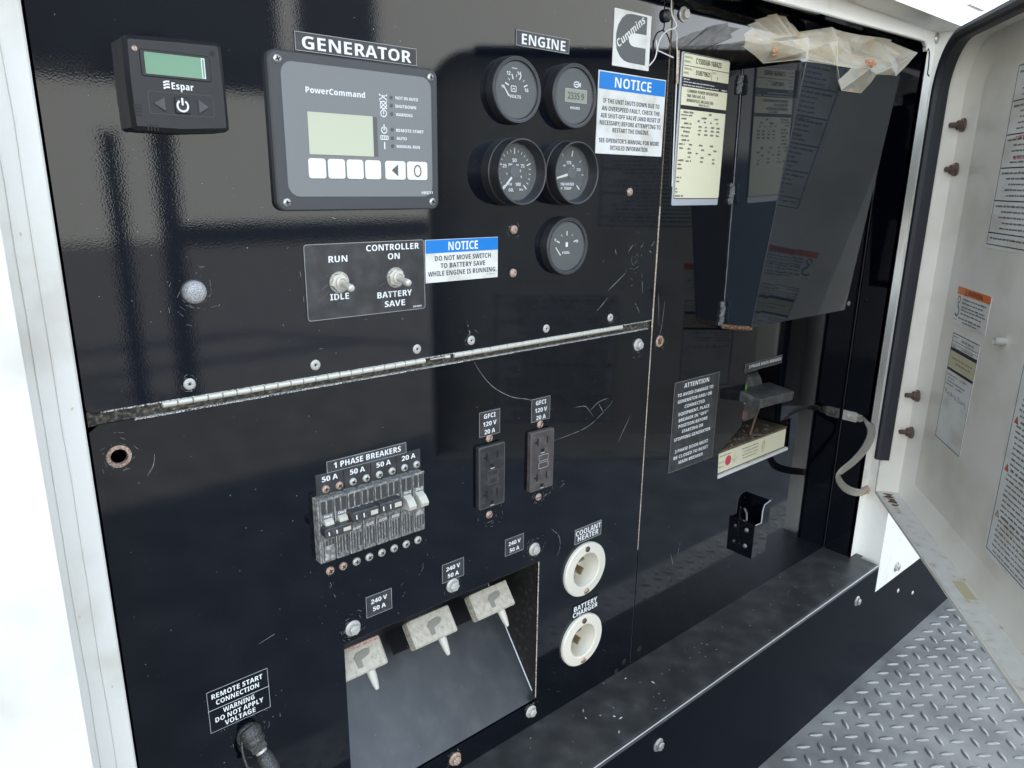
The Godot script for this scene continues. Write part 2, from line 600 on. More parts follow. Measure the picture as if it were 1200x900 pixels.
func pan_screw(r := 4.4, slotted := false) -> ArrayMesh:
	var key := "%s_%s" % [r, slotted]
	if screw_mesh.has(key):
		return screw_mesh[key]
	var st := new_st()
	add_lathe(st, [[r, 0.0], [r, 0.5], [r * 0.86, 1.3], [r * 0.55, 1.9], [0.0, 2.1]], 18)
	var st2 := new_st()
	if slotted:
		add_box(st2, Vector3(-r * 0.8, -0.45, 1.0), Vector3(r * 0.8, 0.45, 2.16))
	else:
		add_box(st2, Vector3(-r * 0.5, -0.5, 1.0), Vector3(r * 0.5, 0.5, 2.16))
		add_box(st2, Vector3(-0.5, -r * 0.5, 1.0), Vector3(0.5, r * 0.5, 2.17))
	var m := st.commit()
	m = st2.commit(m)
	screw_mesh[key] = m
	return m

func screw(parent: Node, at: Vector3, mname: String, r := 4.4, slotted := false, turn := 0.0, called := "screw") -> MeshInstance3D:
	var o := put(parent, called, pan_screw(r, slotted), null, at, Basis(Vector3.BACK, deg_to_rad(turn)))
	o.set_surface_override_material(0, M[mname])
	o.set_surface_override_material(1, M["dark_slot"])
	return o

func hex_bolt(parent: Node, at: Vector3, mname: String, r := 6.0, turn := 10.0, called := "bolt") -> MeshInstance3D:
	var st := new_st()
	add_lathe(st, [[r * 1.45, 0.0], [r * 1.45, 0.9], [r * 1.25, 1.5], [r * 0.9, 1.6]], 24)
	add_prism(st, circle(0, 0, r, 6), 1.4, 5.6, 0.6)
	add_lathe(st, [[r * 0.55, 5.6], [r * 0.45, 5.9], [0.0, 5.7]], 16)
	return put(parent, called, st.commit(), M[mname], at, Basis(Vector3.BACK, deg_to_rad(turn)))

# ---------------------------------------------------------------- structure
const SILL := -622.0
const DECK := -850.0
const FRONT := 90.0

func enclosure() -> void:
	var e := thing("generator_enclosure", "white painted steel generator housing that frames the recessed black control panel", "generator housing")
	var w: Material = M["white_paint"]
	# front sheets round the opening
	put(e, "front_sheet", box(Vector3(-2600, -680, 48), Vector3(43, 1750, FRONT)), w)
	put(e, "front_sheet", box(Vector3(1219, -680, 48), Vector3(7000, 1750, FRONT)), w)
	put(e, "header_sheet", box(Vector3(43, 221.5, 48), Vector3(1219, 1750, FRONT)), w)
	put(e, "roof", box(Vector3(-2600, 1750, -1600), Vector3(7000, 1790, FRONT + 15)), w)
	put(e, "back_wall", box(Vector3(-2600, -850, -1620), Vector3(7000, 1750, -1600)), w)
	put(e, "side_wall", box(Vector3(-2620, -850, -1620), Vector3(-2600, 1790, FRONT)), w)
	put(e, "side_wall", box(Vector3(7000, -850, -1620), Vector3(7020, 1790, FRONT)), w)
	# flanges of the opening, 40 mm behind the front
	var st := new_st()
	add_prism(st, box2(30, -622, 72.5, 221), 44, 50, 1.2)
	put(e, "left_flange", st.commit(), w)
	st = new_st()
	add_prism(st, PackedVector2Array([Vector2(1194, -621.5), Vector2(1225, -621.5), Vector2(1225, 240), Vector2(1180, 240), Vector2(1180, 206), Vector2(1188, 203), Vector2(1194, 194)]), 44, 50, 1.4)
	put(e, "right_flange", st.commit(), w)
	st = new_st()
	add_prism(st, PackedVector2Array([Vector2(72.5, 197), Vector2(773, 196.5), Vector2(1180, 205.5), Vector2(1180, 240), Vector2(72.5, 240)]), 44, 50, 1.4)
	put(e, "header_flange", st.commit(), w)
	# sealant beads and dirt on the left flange
	st = new_st()
	for k in 2:
		var pts := []
		for i in 24:
			pts.append(Vector3(52 + k * 9 + rng.randf_range(-0.5, 0.5), -600 + i * 35.0, 50.2))
		add_tube(st, pts, 0.6, 6)
	put(e, "sealant_bead", st.commit(), w)
	st = new_st()
	for i in 6:
		var c := Vector2(60 + rng.randf_range(-8, 8), rng.randf_range(-420, 60))
		var p := PackedVector2Array()
		for k in 7:
			p.append(c + Vector2(cos(k * 0.9) * rng.randf_range(0.3, 0.9), sin(k * 0.9) * rng.randf_range(0.4, 1.6)))
		cap(st, p, 50.35)
	put(e, "dirt_marks", st.commit(), M["label_tan"]).set_meta("kind", "stuff")
	# plug in the corner of the header, weld run, bolt heads on the white post
	put(e, "plug", lathe([[7.5, 0], [7.5, 1.0], [6.0, 2.6], [3.0, 3.4], [0, 3.6]], 24), M["steel"], Vector3(1219, 213.5, 50))
	put(e, "weld_run", tube(curve_points([Vector3(1194, 197, 50.4), Vector3(1200, 192, 50.5), Vector3(1204, 176, 50.5), Vector3(1205, 165, 50.4), Vector3(1212, 162, 50.4)], 4), 0.9, 6), M["dark_slot"])
	hex_bolt(e, Vector3(1296, -658, FRONT), "steel", 6.5, 20)
	for yy in [[-30.0, 105.0], [-385.0, -150.0]]:
		put(e, "hinge_plate", prism(PackedVector2Array([Vector2(1184, 128), Vector2(1226, FRONT), Vector2(1232, FRONT), Vector2(1190, 133)]), -yy[1], -yy[0], 0.0, true), w, Vector3.ZERO, Basis(Vector3(1, 0, 0), Vector3(0, 0, 1), Vector3(0, -1, 0)))
	put(e, "seam_strip", box(Vector3(1204, 250, FRONT), Vector3(1262, 1750, FRONT + 4)), w)
	# black skirt under the opening
	st = new_st()
	add_box(st, Vector3(-2600, -850, 50), Vector3(7000, -680, FRONT))
	put(e, "skirt", st.commit(), M["satin_black"])
	for p in [Vector3(1325, -718, FRONT), Vector3(1402, -752, FRONT)]:
		put(e, "pop_rivet", lathe([[4, 0], [3.4, 0.9], [0, 1.4]], 14), M["zinc"], p)
	# black returns of the recess
	var b: Material = M["gloss_black_smooth"]
	put(e, "right_return", quad_mesh(Vector3(1194, -622, 50), Vector3(1194, -622, 0), Vector3(1194, 200, 0), Vector3(1194, 200, 50)), M["gloss_black_right"])
	put(e, "left_return", quad_mesh(Vector3(74, -622, -4), Vector3(74, -622, 49), Vector3(74, 200, 49), Vector3(74, 200, -4)), b)
	st = new_st()
	quad(st, Vector3(70, 188.5, -6), Vector3(1196, 188.5, -6), Vector3(1196, 188.5, 12), Vector3(70, 188.5, 12))
	quad(st, Vector3(70, 188.5, 12), Vector3(1196, 188.5, 12), Vector3(1196, 199, 20), Vector3(70, 199, 20))
	quad(st, Vector3(70, 199, 20), Vector3(1196, 199, 20), Vector3(1196, 199, 49), Vector3(70, 199, 49))
	put(e, "top_return", st.commit(), M["gloss_black_right"])
	put(e, "panel_backing", box(Vector3(60, -640, -230), Vector3(1210, 200, -225)), M["dark_slot"])

func sill() -> void:
	var s := thing("sill_channel", "dusty black steel sill running along the foot of the control panel", "sill", Vector3(43, SILL, 0))
	var st := new_st()
	var x0 := 0.0
	var x1 := 1163.0
	var prof := [Vector2(0, -2), Vector2(0, 88), Vector2(-0.6, 91), Vector2(-2.2, 93.2), Vector2(-5, 94)]   # y, z
	for i in prof.size() - 1:
		var a: Vector2 = prof[i]
		var b: Vector2 = prof[i + 1]
		quad(st, Vector3(x0, a.x, a.y), Vector3(x0, b.x, b.y), Vector3(x1, b.x, b.y), Vector3(x1, a.x, a.y))
	put(s, "top_plate", st.commit(), M["dusty_black"])
	st = new_st()
	quad(st, Vector3(x0, -5, 94), Vector3(x0, -140, 94), Vector3(x1, -140, 94), Vector3(x1, -5, 94))
	quad(st, Vector3(x1, -5, 94), Vector3(x1, -140, 94), Vector3(x1, -140, 60), Vector3(x1, 0, 60))
	put(s, "front_plate", st.commit(), M["satin_black"])
	put(s, "worn_edge", tube([Vector3(x0, -1.4, 92.4), Vector3(x1, -1.4, 92.4)], 0.7, 6), M["label_edge"])
	st = new_st()
	add_box(st, Vector3(1160, -1.2, -2), Vector3(1184, -0.4, 60))
	put(s, "end_plate", st.commit(), M["dusty_black"])
	for p in [[615.0, -655.0], [1136.0, -663.0]]:
		hex_bolt(s, Vector3(p[0] - 43, p[1] - SILL, 94), "steel", 6.0, 25)
	# crumbs, chips and leaf bits lying on the sill
	st = new_st()
	for i in 70:
		var c := Vector3(rng.randf_range(330, 1120), 0.3, rng.randf_range(3, 86))
		var r := rng.randf_range(0.25, 0.7)
		if i < 7:
			c = [Vector3(622, 0.4, 43), Vector3(514, 0.4, 22), Vector3(536, 0.4, 53), Vector3(507, 0.4, 33), Vector3(521, 0.4, 74), Vector3(540, 0.4, 60), Vector3(600, 0.4, 15)][i]
			r = 1.4
		var a := rng.randf() * TAU
		var v := Vector3(cos(a), 0, sin(a)) * r * rng.randf_range(1.0, 2.6)
		var s2 := Vector3(-sin(a), 0, cos(a)) * r * 0.6
		var top := c + Vector3(0, r * 0.8, 0)
		tri(st, c - v, c + s2, top)
		tri(st, c + s2, c + v, top)
		tri(st, c + v, c - s2, top)
		tri(st, c - s2, c - v, top)
	put(s, "crumbs", st.commit(), M["dust"]).set_meta("kind", "stuff")

func deck() -> void:
	var d := structure("deck_plate", box(Vector3(-2700, DECK - 6, -1650), Vector3(7100, DECK, 400)), M["tread_plate"])
	# raised lens-shaped lugs, alternately turned
	var st := new_st()
	var n := 10
	var L := 12.4
	var W := 4.4
	var Hh := 2.0
	var rings := [[1.0, 0.0], [0.86, 0.55], [0.55, 0.9], [0.0, 1.0]]
	for k in 3:
		for i in n:
			var t0 := TAU * i / n
			var t1 := TAU * (i + 1) / n
			var f := func(t: float, q: Array) -> Vector3:
				var c := cos(t)
				return Vector3(L * c * q[0], Hh * q[1], W * sin(t) * sqrt(absf(sin(t))) * q[0])
			var g := func(p: Vector3, q: Array) -> Vector3:
				return Vector3(p.x / (L * L), 0.25 * (0.25 + q[1]) / Hh, p.z / (W * W) * 1.2 + 0.0).normalized()
			var a: Vector3 = f.call(t0, rings[k])
			var b: Vector3 = f.call(t1, rings[k])
			var c2: Vector3 = f.call(t1, rings[k + 1])
			var e: Vector3 = f.call(t0, rings[k + 1])
			tri(st, a, e, c2, g.call(a, rings[k]), g.call(e, rings[k + 1]), g.call(c2, rings[k + 1]))
			tri(st, a, c2, b, g.call(a, rings[k]), g.call(c2, rings[k + 1]), g.call(b, rings[k]))
	var lug := st.commit()
	var spots := []
	for i in range(-60, 45):
		for j in range(-1, 33):
			for k in 2:
				var x := 1194.0 + 40.4 * i + 20.2 * k
				var z := 130.5 + 38.0 * j + 19.0 * k
				if z < 99 or z > 388 or x < -1300:
					continue
				var dir := Vector2(-0.65, 0.76) if k == 0 else Vector2(0.77, 0.64)
				spots.append([x, z, dir])
	var near := []
	var far := []
	for s in spots:
		var lim: float = 880.0 + (s[1] - 95.0) * 0.75
		if s[0] > lim and s[0] < 1480.0 and s[1] < 415.0 and near.size() < 290:
			near.append(s)
		else:
			far.append(s)
	for s in near:
		put(d, "tread_lug", lug, M["tread_lug"], Vector3(s[0], DECK, s[1]), Basis(Vector3.UP, -atan2(s[2].y, s[2].x)))
	var mm := MultiMesh.new()
	mm.transform_format = MultiMesh.TRANSFORM_3D
	mm.mesh = lug
	mm.instance_count = far.size()
	for i in far.size():
		var s: Array = far[i]
		mm.set_instance_transform(i, Transform3D(Basis(Vector3.UP, -atan2(s[2].y, s[2].x)), Vector3(s[0], DECK, s[1]) * MM))
	var mi := MultiMeshInstance3D.new()
	mi.name = "tread_lugs"
	mi.multimesh = mm
	mi.material_override = M["tread_lug"]
	mi.set_meta("kind", "stuff")
	d.add_child(mi)

func sheet_with_holes(outer: PackedVector2Array, holes: Array, z0: float, z1: float, deep: float) -> ArrayMesh:
	var st := new_st()
	var pieces := [outer]
	for hole in holes:
		var cx := 0.0
		for p in hole:
			cx += p.x
		cx /= hole.size()
		var next := []
		for piece in pieces:
			for half in [box2(-9000, -9000, cx, 9000), box2(cx, -9000, 9000, 9000)]:
				next.append_array(Geometry2D.intersect_polygons(piece, half))
		pieces = next
	for hole in holes:
		var next := []
		for piece in pieces:
			next.append_array(Geometry2D.clip_polygons(piece, hole))
		pieces = next
	for bit in pieces:
		cap(st, bit, z1)
	var o := outer
	if area(o) < 0:
		o.reverse()
	wall_loop(st, o, z0, o, z1)
	for hole in holes:
		var h: PackedVector2Array = hole.duplicate()
		if area(h) > 0:
			h.reverse()
		wall_loop(st, h, deep, h, z1)
	return st.commit()

func specks(parent: Node, rect: Rect2, count: int, seed_: int) -> void:
	var r := RandomNumberGenerator.new()
	r.seed = seed_
	var st := new_st()
	for i in count:
		var c := Vector2(rect.position.x + r.randf() * rect.size.x, rect.position.y + r.randf() * rect.size.y)
		var s := 0.14 + 0.32 * pow(r.randf(), 4.0)
		var a := r.randf() * TAU
		cap(st, PackedVector2Array([c + Vector2(cos(a), sin(a)) * s, c + Vector2(cos(a + 2), sin(a + 2)) * s, c + Vector2(cos(a + 4), sin(a + 4)) * s * 1.3]), 0.25)
	var o := put(parent, "dust_specks", st.commit(), M["dust"])
	o.set_meta("kind", "stuff")

func scratches(parent: Node, lines: Array, w := 0.28) -> void:
	var st := new_st()
	for l in lines:
		var pts := []
		for p in l:
			pts.append(Vector3(p.x, p.y, 0))
		pts = curve_points(pts, 7)
		var n := pts.size()
		for i in n - 1:
			var t := float(i) / (n - 1)
			var ww := w * (0.35 + 0.9 * sin(PI * clampf(t + 0.08, 0, 1))) * rng.randf_range(0.55, 1.15)
			if rng.randf() < 0.1:
				continue
			stroke([Vector2(pts[i].x, pts[i].y), Vector2(pts[i + 1].x, pts[i + 1].y)], ww, 0.3, st)
	var o := put(parent, "scratches", st.commit(), M["scratch"])
	o.set_meta("kind", "stuff")

# paint worn thin round fasteners and sockets: short hair scratches and chips
func wear(parent: Node, spots: Array, seed_: int) -> void:
	var r := RandomNumberGenerator.new()
	r.seed = seed_
	var st := new_st()
	for s in spots:   # [x, y, inner radius, outer radius, count]
		for i in int(s[4]):
			var a := r.randf() * TAU
			var d: float = lerpf(s[2], s[3], pow(r.randf(), 2.0))
			var c := Vector2(s[0], s[1]) + Vector2(cos(a), sin(a)) * d
			if r.randf() < 0.45:
				var b := a + PI / 2 + r.randf_range(-0.5, 0.5)
				stroke([c, c + Vector2(cos(b), sin(b)) * r.randf_range(1.0, 5.0)], r.randf_range(0.08, 0.2), 0.28, st)
			else:
				var q := 0.1 + 0.35 * pow(r.randf(), 3.0)
				cap(st, PackedVector2Array([c + Vector2(q, 0), c + Vector2(0, q * 1.3), c - Vector2(q * 0.8, 0), c - Vector2(0, q)]), 0.27)
	put(parent, "worn_paint", st.commit(), M["scratch"]).set_meta("kind", "stuff")

func panels() -> void:
	# upper hinged panel
	var u := thing("upper_control_panel", "glossy black upper control panel, hinged along its lower edge", "control panel")
	var up := PackedVector2Array([Vector2(86, -152), Vector2(668.6, -152), Vector2(668.6, 188.3), Vector2(80.2, 188.3)])
	for i in 5:
		var a := PI + i * PI / 8
		up.append(Vector2(86.7 + 6.5 * cos(a), -145.5 + 6.5 * sin(a)))
	up.remove_at(0)
	put(u, "sheet", prism(up, -3, 0, 0.5), M["gloss_black"])
	put(u, "chipped_lower_edge", box(Vector3(90, -152.3, -2), Vector3(668, -151.2, 0.15)), M["chipped_edge"])
	for p in [[148.5, -141.8], [245.8, -142.2], [342.5, -142.1], [402.8, -142.0], [499.0, -141.8], [595.4, -140.7]]:
		var rv := put(u, "rivet", lathe([[4.3, 0], [4.2, 0.7], [3.2, 1.3], [1.6, 1.4], [1.0, 0.7], [0, 0.7]], 20), M["zinc"], Vector3(p[0], p[1], 0))
		put(rv, "mandrel", lathe([[1.05, 0.5], [0.7, 1.1], [0, 1.2]], 10), M["dark_slot"])
	for p in [[453.7, -41.2], [453.4, -82.2], [616.5, -6.2]]:
		put(u, "rusty_screw", lathe([[4.2, 0], [4.0, 1.2], [2.6, 2.2], [0, 2.5]], 18), M["rusty_screw"], Vector3(p[0], p[1], 0))
	wear(u, [[158, -76, 9, 26, 34], [270, -77, 30, 60, 26], [453.7, -41, 5, 9, 12], [616.5, -6, 5, 9, 10], [630, -80, 3, 34, 46], [148, -142, 5, 9, 10], [402, -142, 5, 12, 12], [595, -141, 5, 12, 12]], 41)
	specks(u, Rect2(85, -145, 580, 330), 260, 1)
	scratches(u, [[Vector2(398, -123), Vector2(401.5, -137)], [Vector2(620, -70), Vector2(627, -62)], [Vector2(640, -68), Vector2(645, -60)], [Vector2(590, -110), Vector2(612, -96)], [Vector2(575, -130), Vector2(590, -118)], [Vector2(645, -95), Vector2(648, -118)], [Vector2(598, -66), Vector2(600, -72)], [Vector2(658, -66), Vector2(664, -60)], [Vector2(655, -70), Vector2(660, -73)], [Vector2(600, -104), Vector2(618, -92)], [Vector2(636, -128), Vector2(645, -140)]], 0.35)
	# lower fixed panel with the opening of the socket recess
	var l := thing("lower_control_panel", "black lower control panel carrying the breakers, outlets and socket recess", "control panel")
	var lp := PackedVector2Array([Vector2(81, -622), Vector2(669, -622), Vector2(669, -160.5), Vector2(88, -160.5), Vector2(81, -165)])
	put(l, "sheet", sheet_with_holes(lp, [PackedVector2Array([Vector2(257, -589.5), Vector2(497.5, -589.5), Vector2(497.5, -406.5), Vector2(257, -406.5)]), circle(570.6, -441.7, 25, 32), circle(571.0, -538.2, 25, 32), circle(97.2, -185.3, 5.2, 20)], -3, 0, -3), M["gloss_black_smooth"])
	put(l, "chipped_upper_edge", box(Vector3(110, -161.5, -2.6), Vector3(662, -160.3, 0.2)), M["chipped_edge"])
	put(l, "grommet_hole", lathe([[8.2, 0], [8.0, 0.6], [5.6, 0.9], [5.0, -1.0]], 24), M["rusty_screw"], Vector3(97.2, -185.3, 0))
	hex_bolt(l, Vector3(645.6, -178.0, 0), "zinc", 5.0, 15)
	for p in [[266.5, -393.5, "zinc"], [378.6, -391.6, "zinc"], [489.3, -388.5, "zinc"], [489.9, -601.4, "zinc"], [379.3, -604.4, "rusty_screw"]]:
		hex_bolt(l, Vector3(p[0], p[1], 0), p[2], 5.2, rng.randf() * 60)
	for p in [[655.8, -610.1], [641.0, -618.0]]:
		put(l, "drilled_hole", flat(circle(p[0], p[1], 4.2, 16), 0.3), M["dark_slot"])
	wear(l, [[266.5, -393.5, 8, 15, 40], [378.6, -391.6, 8, 13, 26], [489.3, -388.5, 8, 18, 40], [489.9, -601.4, 8, 14, 18], [379.3, -604.4, 8, 14, 18], [426, -330, 6, 18, 34], [495, -328, 6, 24, 40], [645.6, -178, 7, 16, 30], [97, -185, 9, 22, 24], [290, -330, 44, 62, 30], [165, -450, 14, 40, 46], [575, -410, 20, 60, 26]], 42)
	specks(l, Rect2(85, -600, 580, 430), 420, 2)
	scratches(l, [[Vector2(405.8, -163), Vector2(418, -180), Vector2(432, -193.8), Vector2(454, -206.6), Vector2(478, -214), Vector2(497, -224.6), Vector2(512, -231)],
		[Vector2(513, -267), Vector2(545, -265), Vector2(569, -261), Vector2(589, -251), Vector2(602, -243), Vector2(610, -236)],
		[Vector2(543, -235), Vector2(560, -236.5), Vector2(568, -243), Vector2(575, -252)], [Vector2(583, -238), Vector2(592, -250)], [Vector2(570, -243), Vector2(583, -236), Vector2(600, -234)],
		[Vector2(620, -292), Vector2(640, -262)], [Vector2(120, -188), Vector2(118, -197), Vector2(113, -204)], [Vector2(180, -372), Vector2(196, -368)], [Vector2(515, -372), Vector2(527, -385), Vector2(529, -400), Vector2(524, -410)], [Vector2(527, -325), Vector2(533, -321)], [Vector2(528, -318), Vector2(531, -318)], [Vector2(500, -329), Vector2(512, -326)]], 0.3)
	# right panel with the main breaker opening
	var r := thing("right_control_panel", "tall glossy black panel right of the seam, behind the document pocket", "control panel")
	var rp := box2(671.2, -622, 1194, 188.3)
	var hole := PackedVector2Array([Vector2(884, -248), Vector2(972, -249.5), Vector2(980, -341.5), Vector2(1022, -343), Vector2(1026, -393.5), Vector2(836, -393.5), Vector2(833, -355.6), Vector2(885, -327)])
	put(r, "sheet", sheet_with_holes(rp, [hole], -4, 0, -4), M["gloss_black_right"])
	put(r, "seam_sealant", tube([Vector3(670.2, 188, -0.9), Vector3(670.4, -22, -0.7)], 0.9, 6), M["dirt_brown"])
	put(r, "seam_sealant", tube([Vector3(670.4, -22, -0.7), Vector3(669.9, -300, -0.6), Vector3(670, -450, -0.6)], 1.0, 6), M["sealant"])
	put(r, "seam_sealant", tube([Vector3(670, -450, -1.3), Vector3(670.4, -620, -1.5)], 0.9, 6), M["dusty_black"])
	hex_bolt(r, Vector3(688.3, 177.6, 0), "zinc", 5.4, 8)
	put(r, "stud", lathe([[6.5, 0], [6.5, 3], [4, 5], [0, 5.5]], 16), M["soft_black"], Vector3(658, 172, 0))
	put(r, "rusty_hole", lathe([[7.0, 0], [6.5, 0.8], [4.2, 0.9], [3.6, -1]], 20), M["rusty_screw"], Vector3(685.5, -179.0, 0))
	put(r, "hole_floor", flat(circle(685.5, -179.0, 4.0, 16), 0.3), M["rust"])
	put(r, "corner_fillet", tube([Vector3(1192.5, -620, 1.5), Vector3(1192.5, 187, 1.5)], 1.7, 8), M["gloss_black_right"])
	put(r, "pop_rivet", lathe([[4, 0], [3.4, 1], [0, 1.5]], 14), M["rusty_screw"], Vector3(1164, -178, 0))
	put(r, "drilled_hole", flat(circle(686.5, -604.2, 4.4, 16), 0.3), M["dark_slot"])
	wear(r, [[688, 177, 7, 18, 24], [685.5, -179, 8, 16, 20], [930, -500, 26, 60, 40], [1000, -360, 40, 90, 34]], 43)
	specks(r, Rect2(680, -610, 500, 780), 360, 3)
	scratches(r, [[Vector2(677, -120), Vector2(682, -160)], [Vector2(690, -130), Vector2(686, -165), Vector2(676, -190)], [Vector2(740, -480), Vector2(748, -500)], [Vector2(760, -470), Vector2(756, -486)]], 0.3)

func hinge_line() -> void:
	var h := thing("piano_hinge", "long bare metal piano hinge between the upper and lower black panels", "hinge", Vector3(0, -156, 0))
	put(h, "hinge_leaf", box(Vector3(81, -5.5, -4), Vector3(669, 6, -3.2)), M["hinge_leaf"])
	put(h, "hinge_pin", tube([Vector3(356, 2.2, 0.2), Vector3(374, 2.2, 0.2)], 1.0, 8), M["steel"])
	var st := new_st()
	var knuckle := new_st()
	add_lathe(knuckle, [[0, -5.1], [1.7, -5.1], [2.3, -4.6], [2.3, 4.6], [1.7, 5.1], [0, 5.1]], 12)
	var km := knuckle.commit()
	for i in 46:
		var x := 133.5 + i * 10.6
		if x > 351 and x < 378:
			continue
		put(h, "knuckle", km, M["hinge_metal"], Vector3(x, 2.2, 0.2), Basis(Vector3.UP, PI / 2))
	st = null
	put(h, "pin_end", lathe([[1.4, 0], [1.4, 5], [0.8, 6], [0, 6]], 10), M["hinge_metal"], Vector3(378, 2.2, 0.2), Basis(Vector3.UP, -PI / 2))

# ---------------------------------------------------------------- devices on the upper panel
func hmi() -> void:
	var o := thing("generator_display_unit", "square grey generator display unit with pale green screen and six cream keys", "control unit", Vector3(293, 34.5, 0))
	# local = panel minus (293, 34.5)
	var dx := -293.0
	var dy := -34.5
	put(o, "bezel", prism(rrect(0, -0.3, 143, 111, 7, 5), 0, 6, 1.2), M["hmi_bezel"])
	put(o, "face_plate", prism(rrect(1, 1.4, 127.5, 93.5, 9, 6), 5.8, 6.5, 0.2), M["hmi_face"])
	var z := 6.6
	put(o, "screen", prism(box2(248.4 + dx, 19.8 + dy, 302.4 + dx, 49.6 + dy), z, z + 0.3), M["hmi_screen"])
	put(o, "screen_window", flat(box2(302.8 + dx, 19.8 + dy, 306.5 + dx, 49.4 + dy), z + 0.05), M["print_grey"])
	var ks := [[246.9, 261.0], [262.7, 277.0], [278.4, 292.8], [294.3, 308.4], [312.3, 331.3], [332.9, 352.5]]
	for i in 6:
		var k := put(o, "key", prism(box2(ks[i][0] + dx, 2.5 + dy, ks[i][1] + dx, 17.0 + dy, 2.2), z, z + 0.5, 0.3), M["hmi_key"])
		if i == 4:
			put(k, "arrow", flat(PackedVector2Array([Vector2(318 + dx, 9.8 + dy), Vector2(324 + dx, 5 + dy), Vector2(324 + dx, 14.6 + dy)]), z + 0.6), M["print_grey"])
		if i == 5:
			var st := new_st()
			for a in 20:
				var t0 := TAU * a / 20
				var t1 := TAU * (a + 1) / 20
				var c := Vector2(342.7 + dx, 9.7 + dy)
				stroke([c + Vector2(cos(t0) * 3.2, sin(t0) * 4.4), c + Vector2(cos(t1) * 3.2, sin(t1) * 4.4)], 1.2, z + 0.6, st)
			put(k, "circle_mark", st.commit(), M["print_grey"])
	letters(o, [["PowerCommand", 272.4 + dx, 64.6 + dy, 4.1, 48.4], ["NOT IN AUTO", 334.2 + dx, 64.9 + dy, 2.3, 21], ["SHUTDOWN", 333 + dx, 58.7 + dy, 2.3, 19.5], ["WARNING", 331.3 + dx, 52.5 + dy, 2.3, 15.5], ["REMOTE START", 336.5 + dx, 40.6 + dy, 2.3, 26], ["AUTO", 328.4 + dx, 34.5 + dy, 2.3, 9.5], ["MANUAL RUN", 334.6 + dx, 28.4 + dy, 2.3, 22], ["HMI211", 352 + dx, -7.6 + dy, 2.3, 11]], M["print_white"], z + 0.1)
	var ys := [64.7, 58.8, 52.5, 40.8, 34.4, 28.4]
	for y in ys:
		put(o, "indicator_lamp", prism(circle(319.8 + dx, y + dy, 1.5, 14), z - 0.1, z + 0.15), M["led_dark"])
	# pictograms left of the lamps
	var st := new_st()
	var ix := 312.5 + dx
	stroke([Vector2(ix - 3.6, 66.5 + dy), Vector2(ix + 3.6, 62.5 + dy)], 0.7, z + 0.1, st)
	stroke([Vector2(ix - 3.6, 62.5 + dy), Vector2(ix + 3.6, 66.5 + dy)], 0.7, z + 0.1, st)
	stroke([Vector2(ix - 3.6, 65.6 + dy), Vector2(ix + 3.6, 65.6 + dy)], 0.5, z + 0.1, st)
	for q in [[58.8, 2.7], [52.6, 2.6], [40.2, 2.4]]:
		for a in 16:
			var t0 := PI / 2 + 0.5 + (TAU - 1.0) * a / 16 if q[0] < 45 else TAU * a / 16
			var t1 := PI / 2 + 0.5 + (TAU - 1.0) * (a + 1) / 16 if q[0] < 45 else TAU * (a + 1) / 16
			stroke([Vector2(ix + cos(t0) * q[1], q[0] + dy + sin(t0) * q[1]), Vector2(ix + cos(t1) * q[1], q[0] + dy + sin(t1) * q[1])], 0.75, z + 0.1, st)
	stroke([Vector2(ix - 3.2, 61.6 + dy), Vector2(ix + 3.2, 56.0 + dy)], 0.6, z + 0.12, st)
	stroke([Vector2(ix - 3.2, 56.0 + dy), Vector2(ix + 3.2, 61.6 + dy)], 0.6, z + 0.14, st)
	stroke([Vector2(ix, 54.2 + dy), Vector2(ix, 52.2 + dy)], 0.9, z + 0.1, st)
	stroke([Vector2(ix, 51.5 + dy), Vector2(ix, 50.9 + dy)], 0.9, z + 0.1, st)
	stroke([Vector2(ix, 44.4 + dy), Vector2(ix, 40.0 + dy)], 0.9, z + 0.1, st)
	for e in [[-3.4, 33.2, 3.4, 33.2], [-3.4, 35.8, 3.4, 35.8], [-3.4, 33.2, -3.4, 35.8], [3.4, 33.2, 3.4, 35.8], [-1.6, 33.6, -1.6, 35.3], [0.2, 33.6, 0.2, 35.3], [1.8, 33.6, 1.8, 35.3]]:
		stroke([Vector2(ix + e[0], e[1] + dy), Vector2(ix + e[2], e[3] + dy)], 0.6, z + 0.1, st)
	stroke([Vector2(ix, 31.2 + dy), Vector2(ix, 25.8 + dy)], 1.0, z + 0.1, st)
	put(o, "pictograms", st.commit(), M["print_white"])
	for p in [[-64.5, 48.6], [64.5, 48.6], [-64.5, -49.6], [64.5, -49.6]]:
		screw(o, Vector3(p[0], p[1], 5.6), "steel", 3.4, false, rng.randf() * 90)

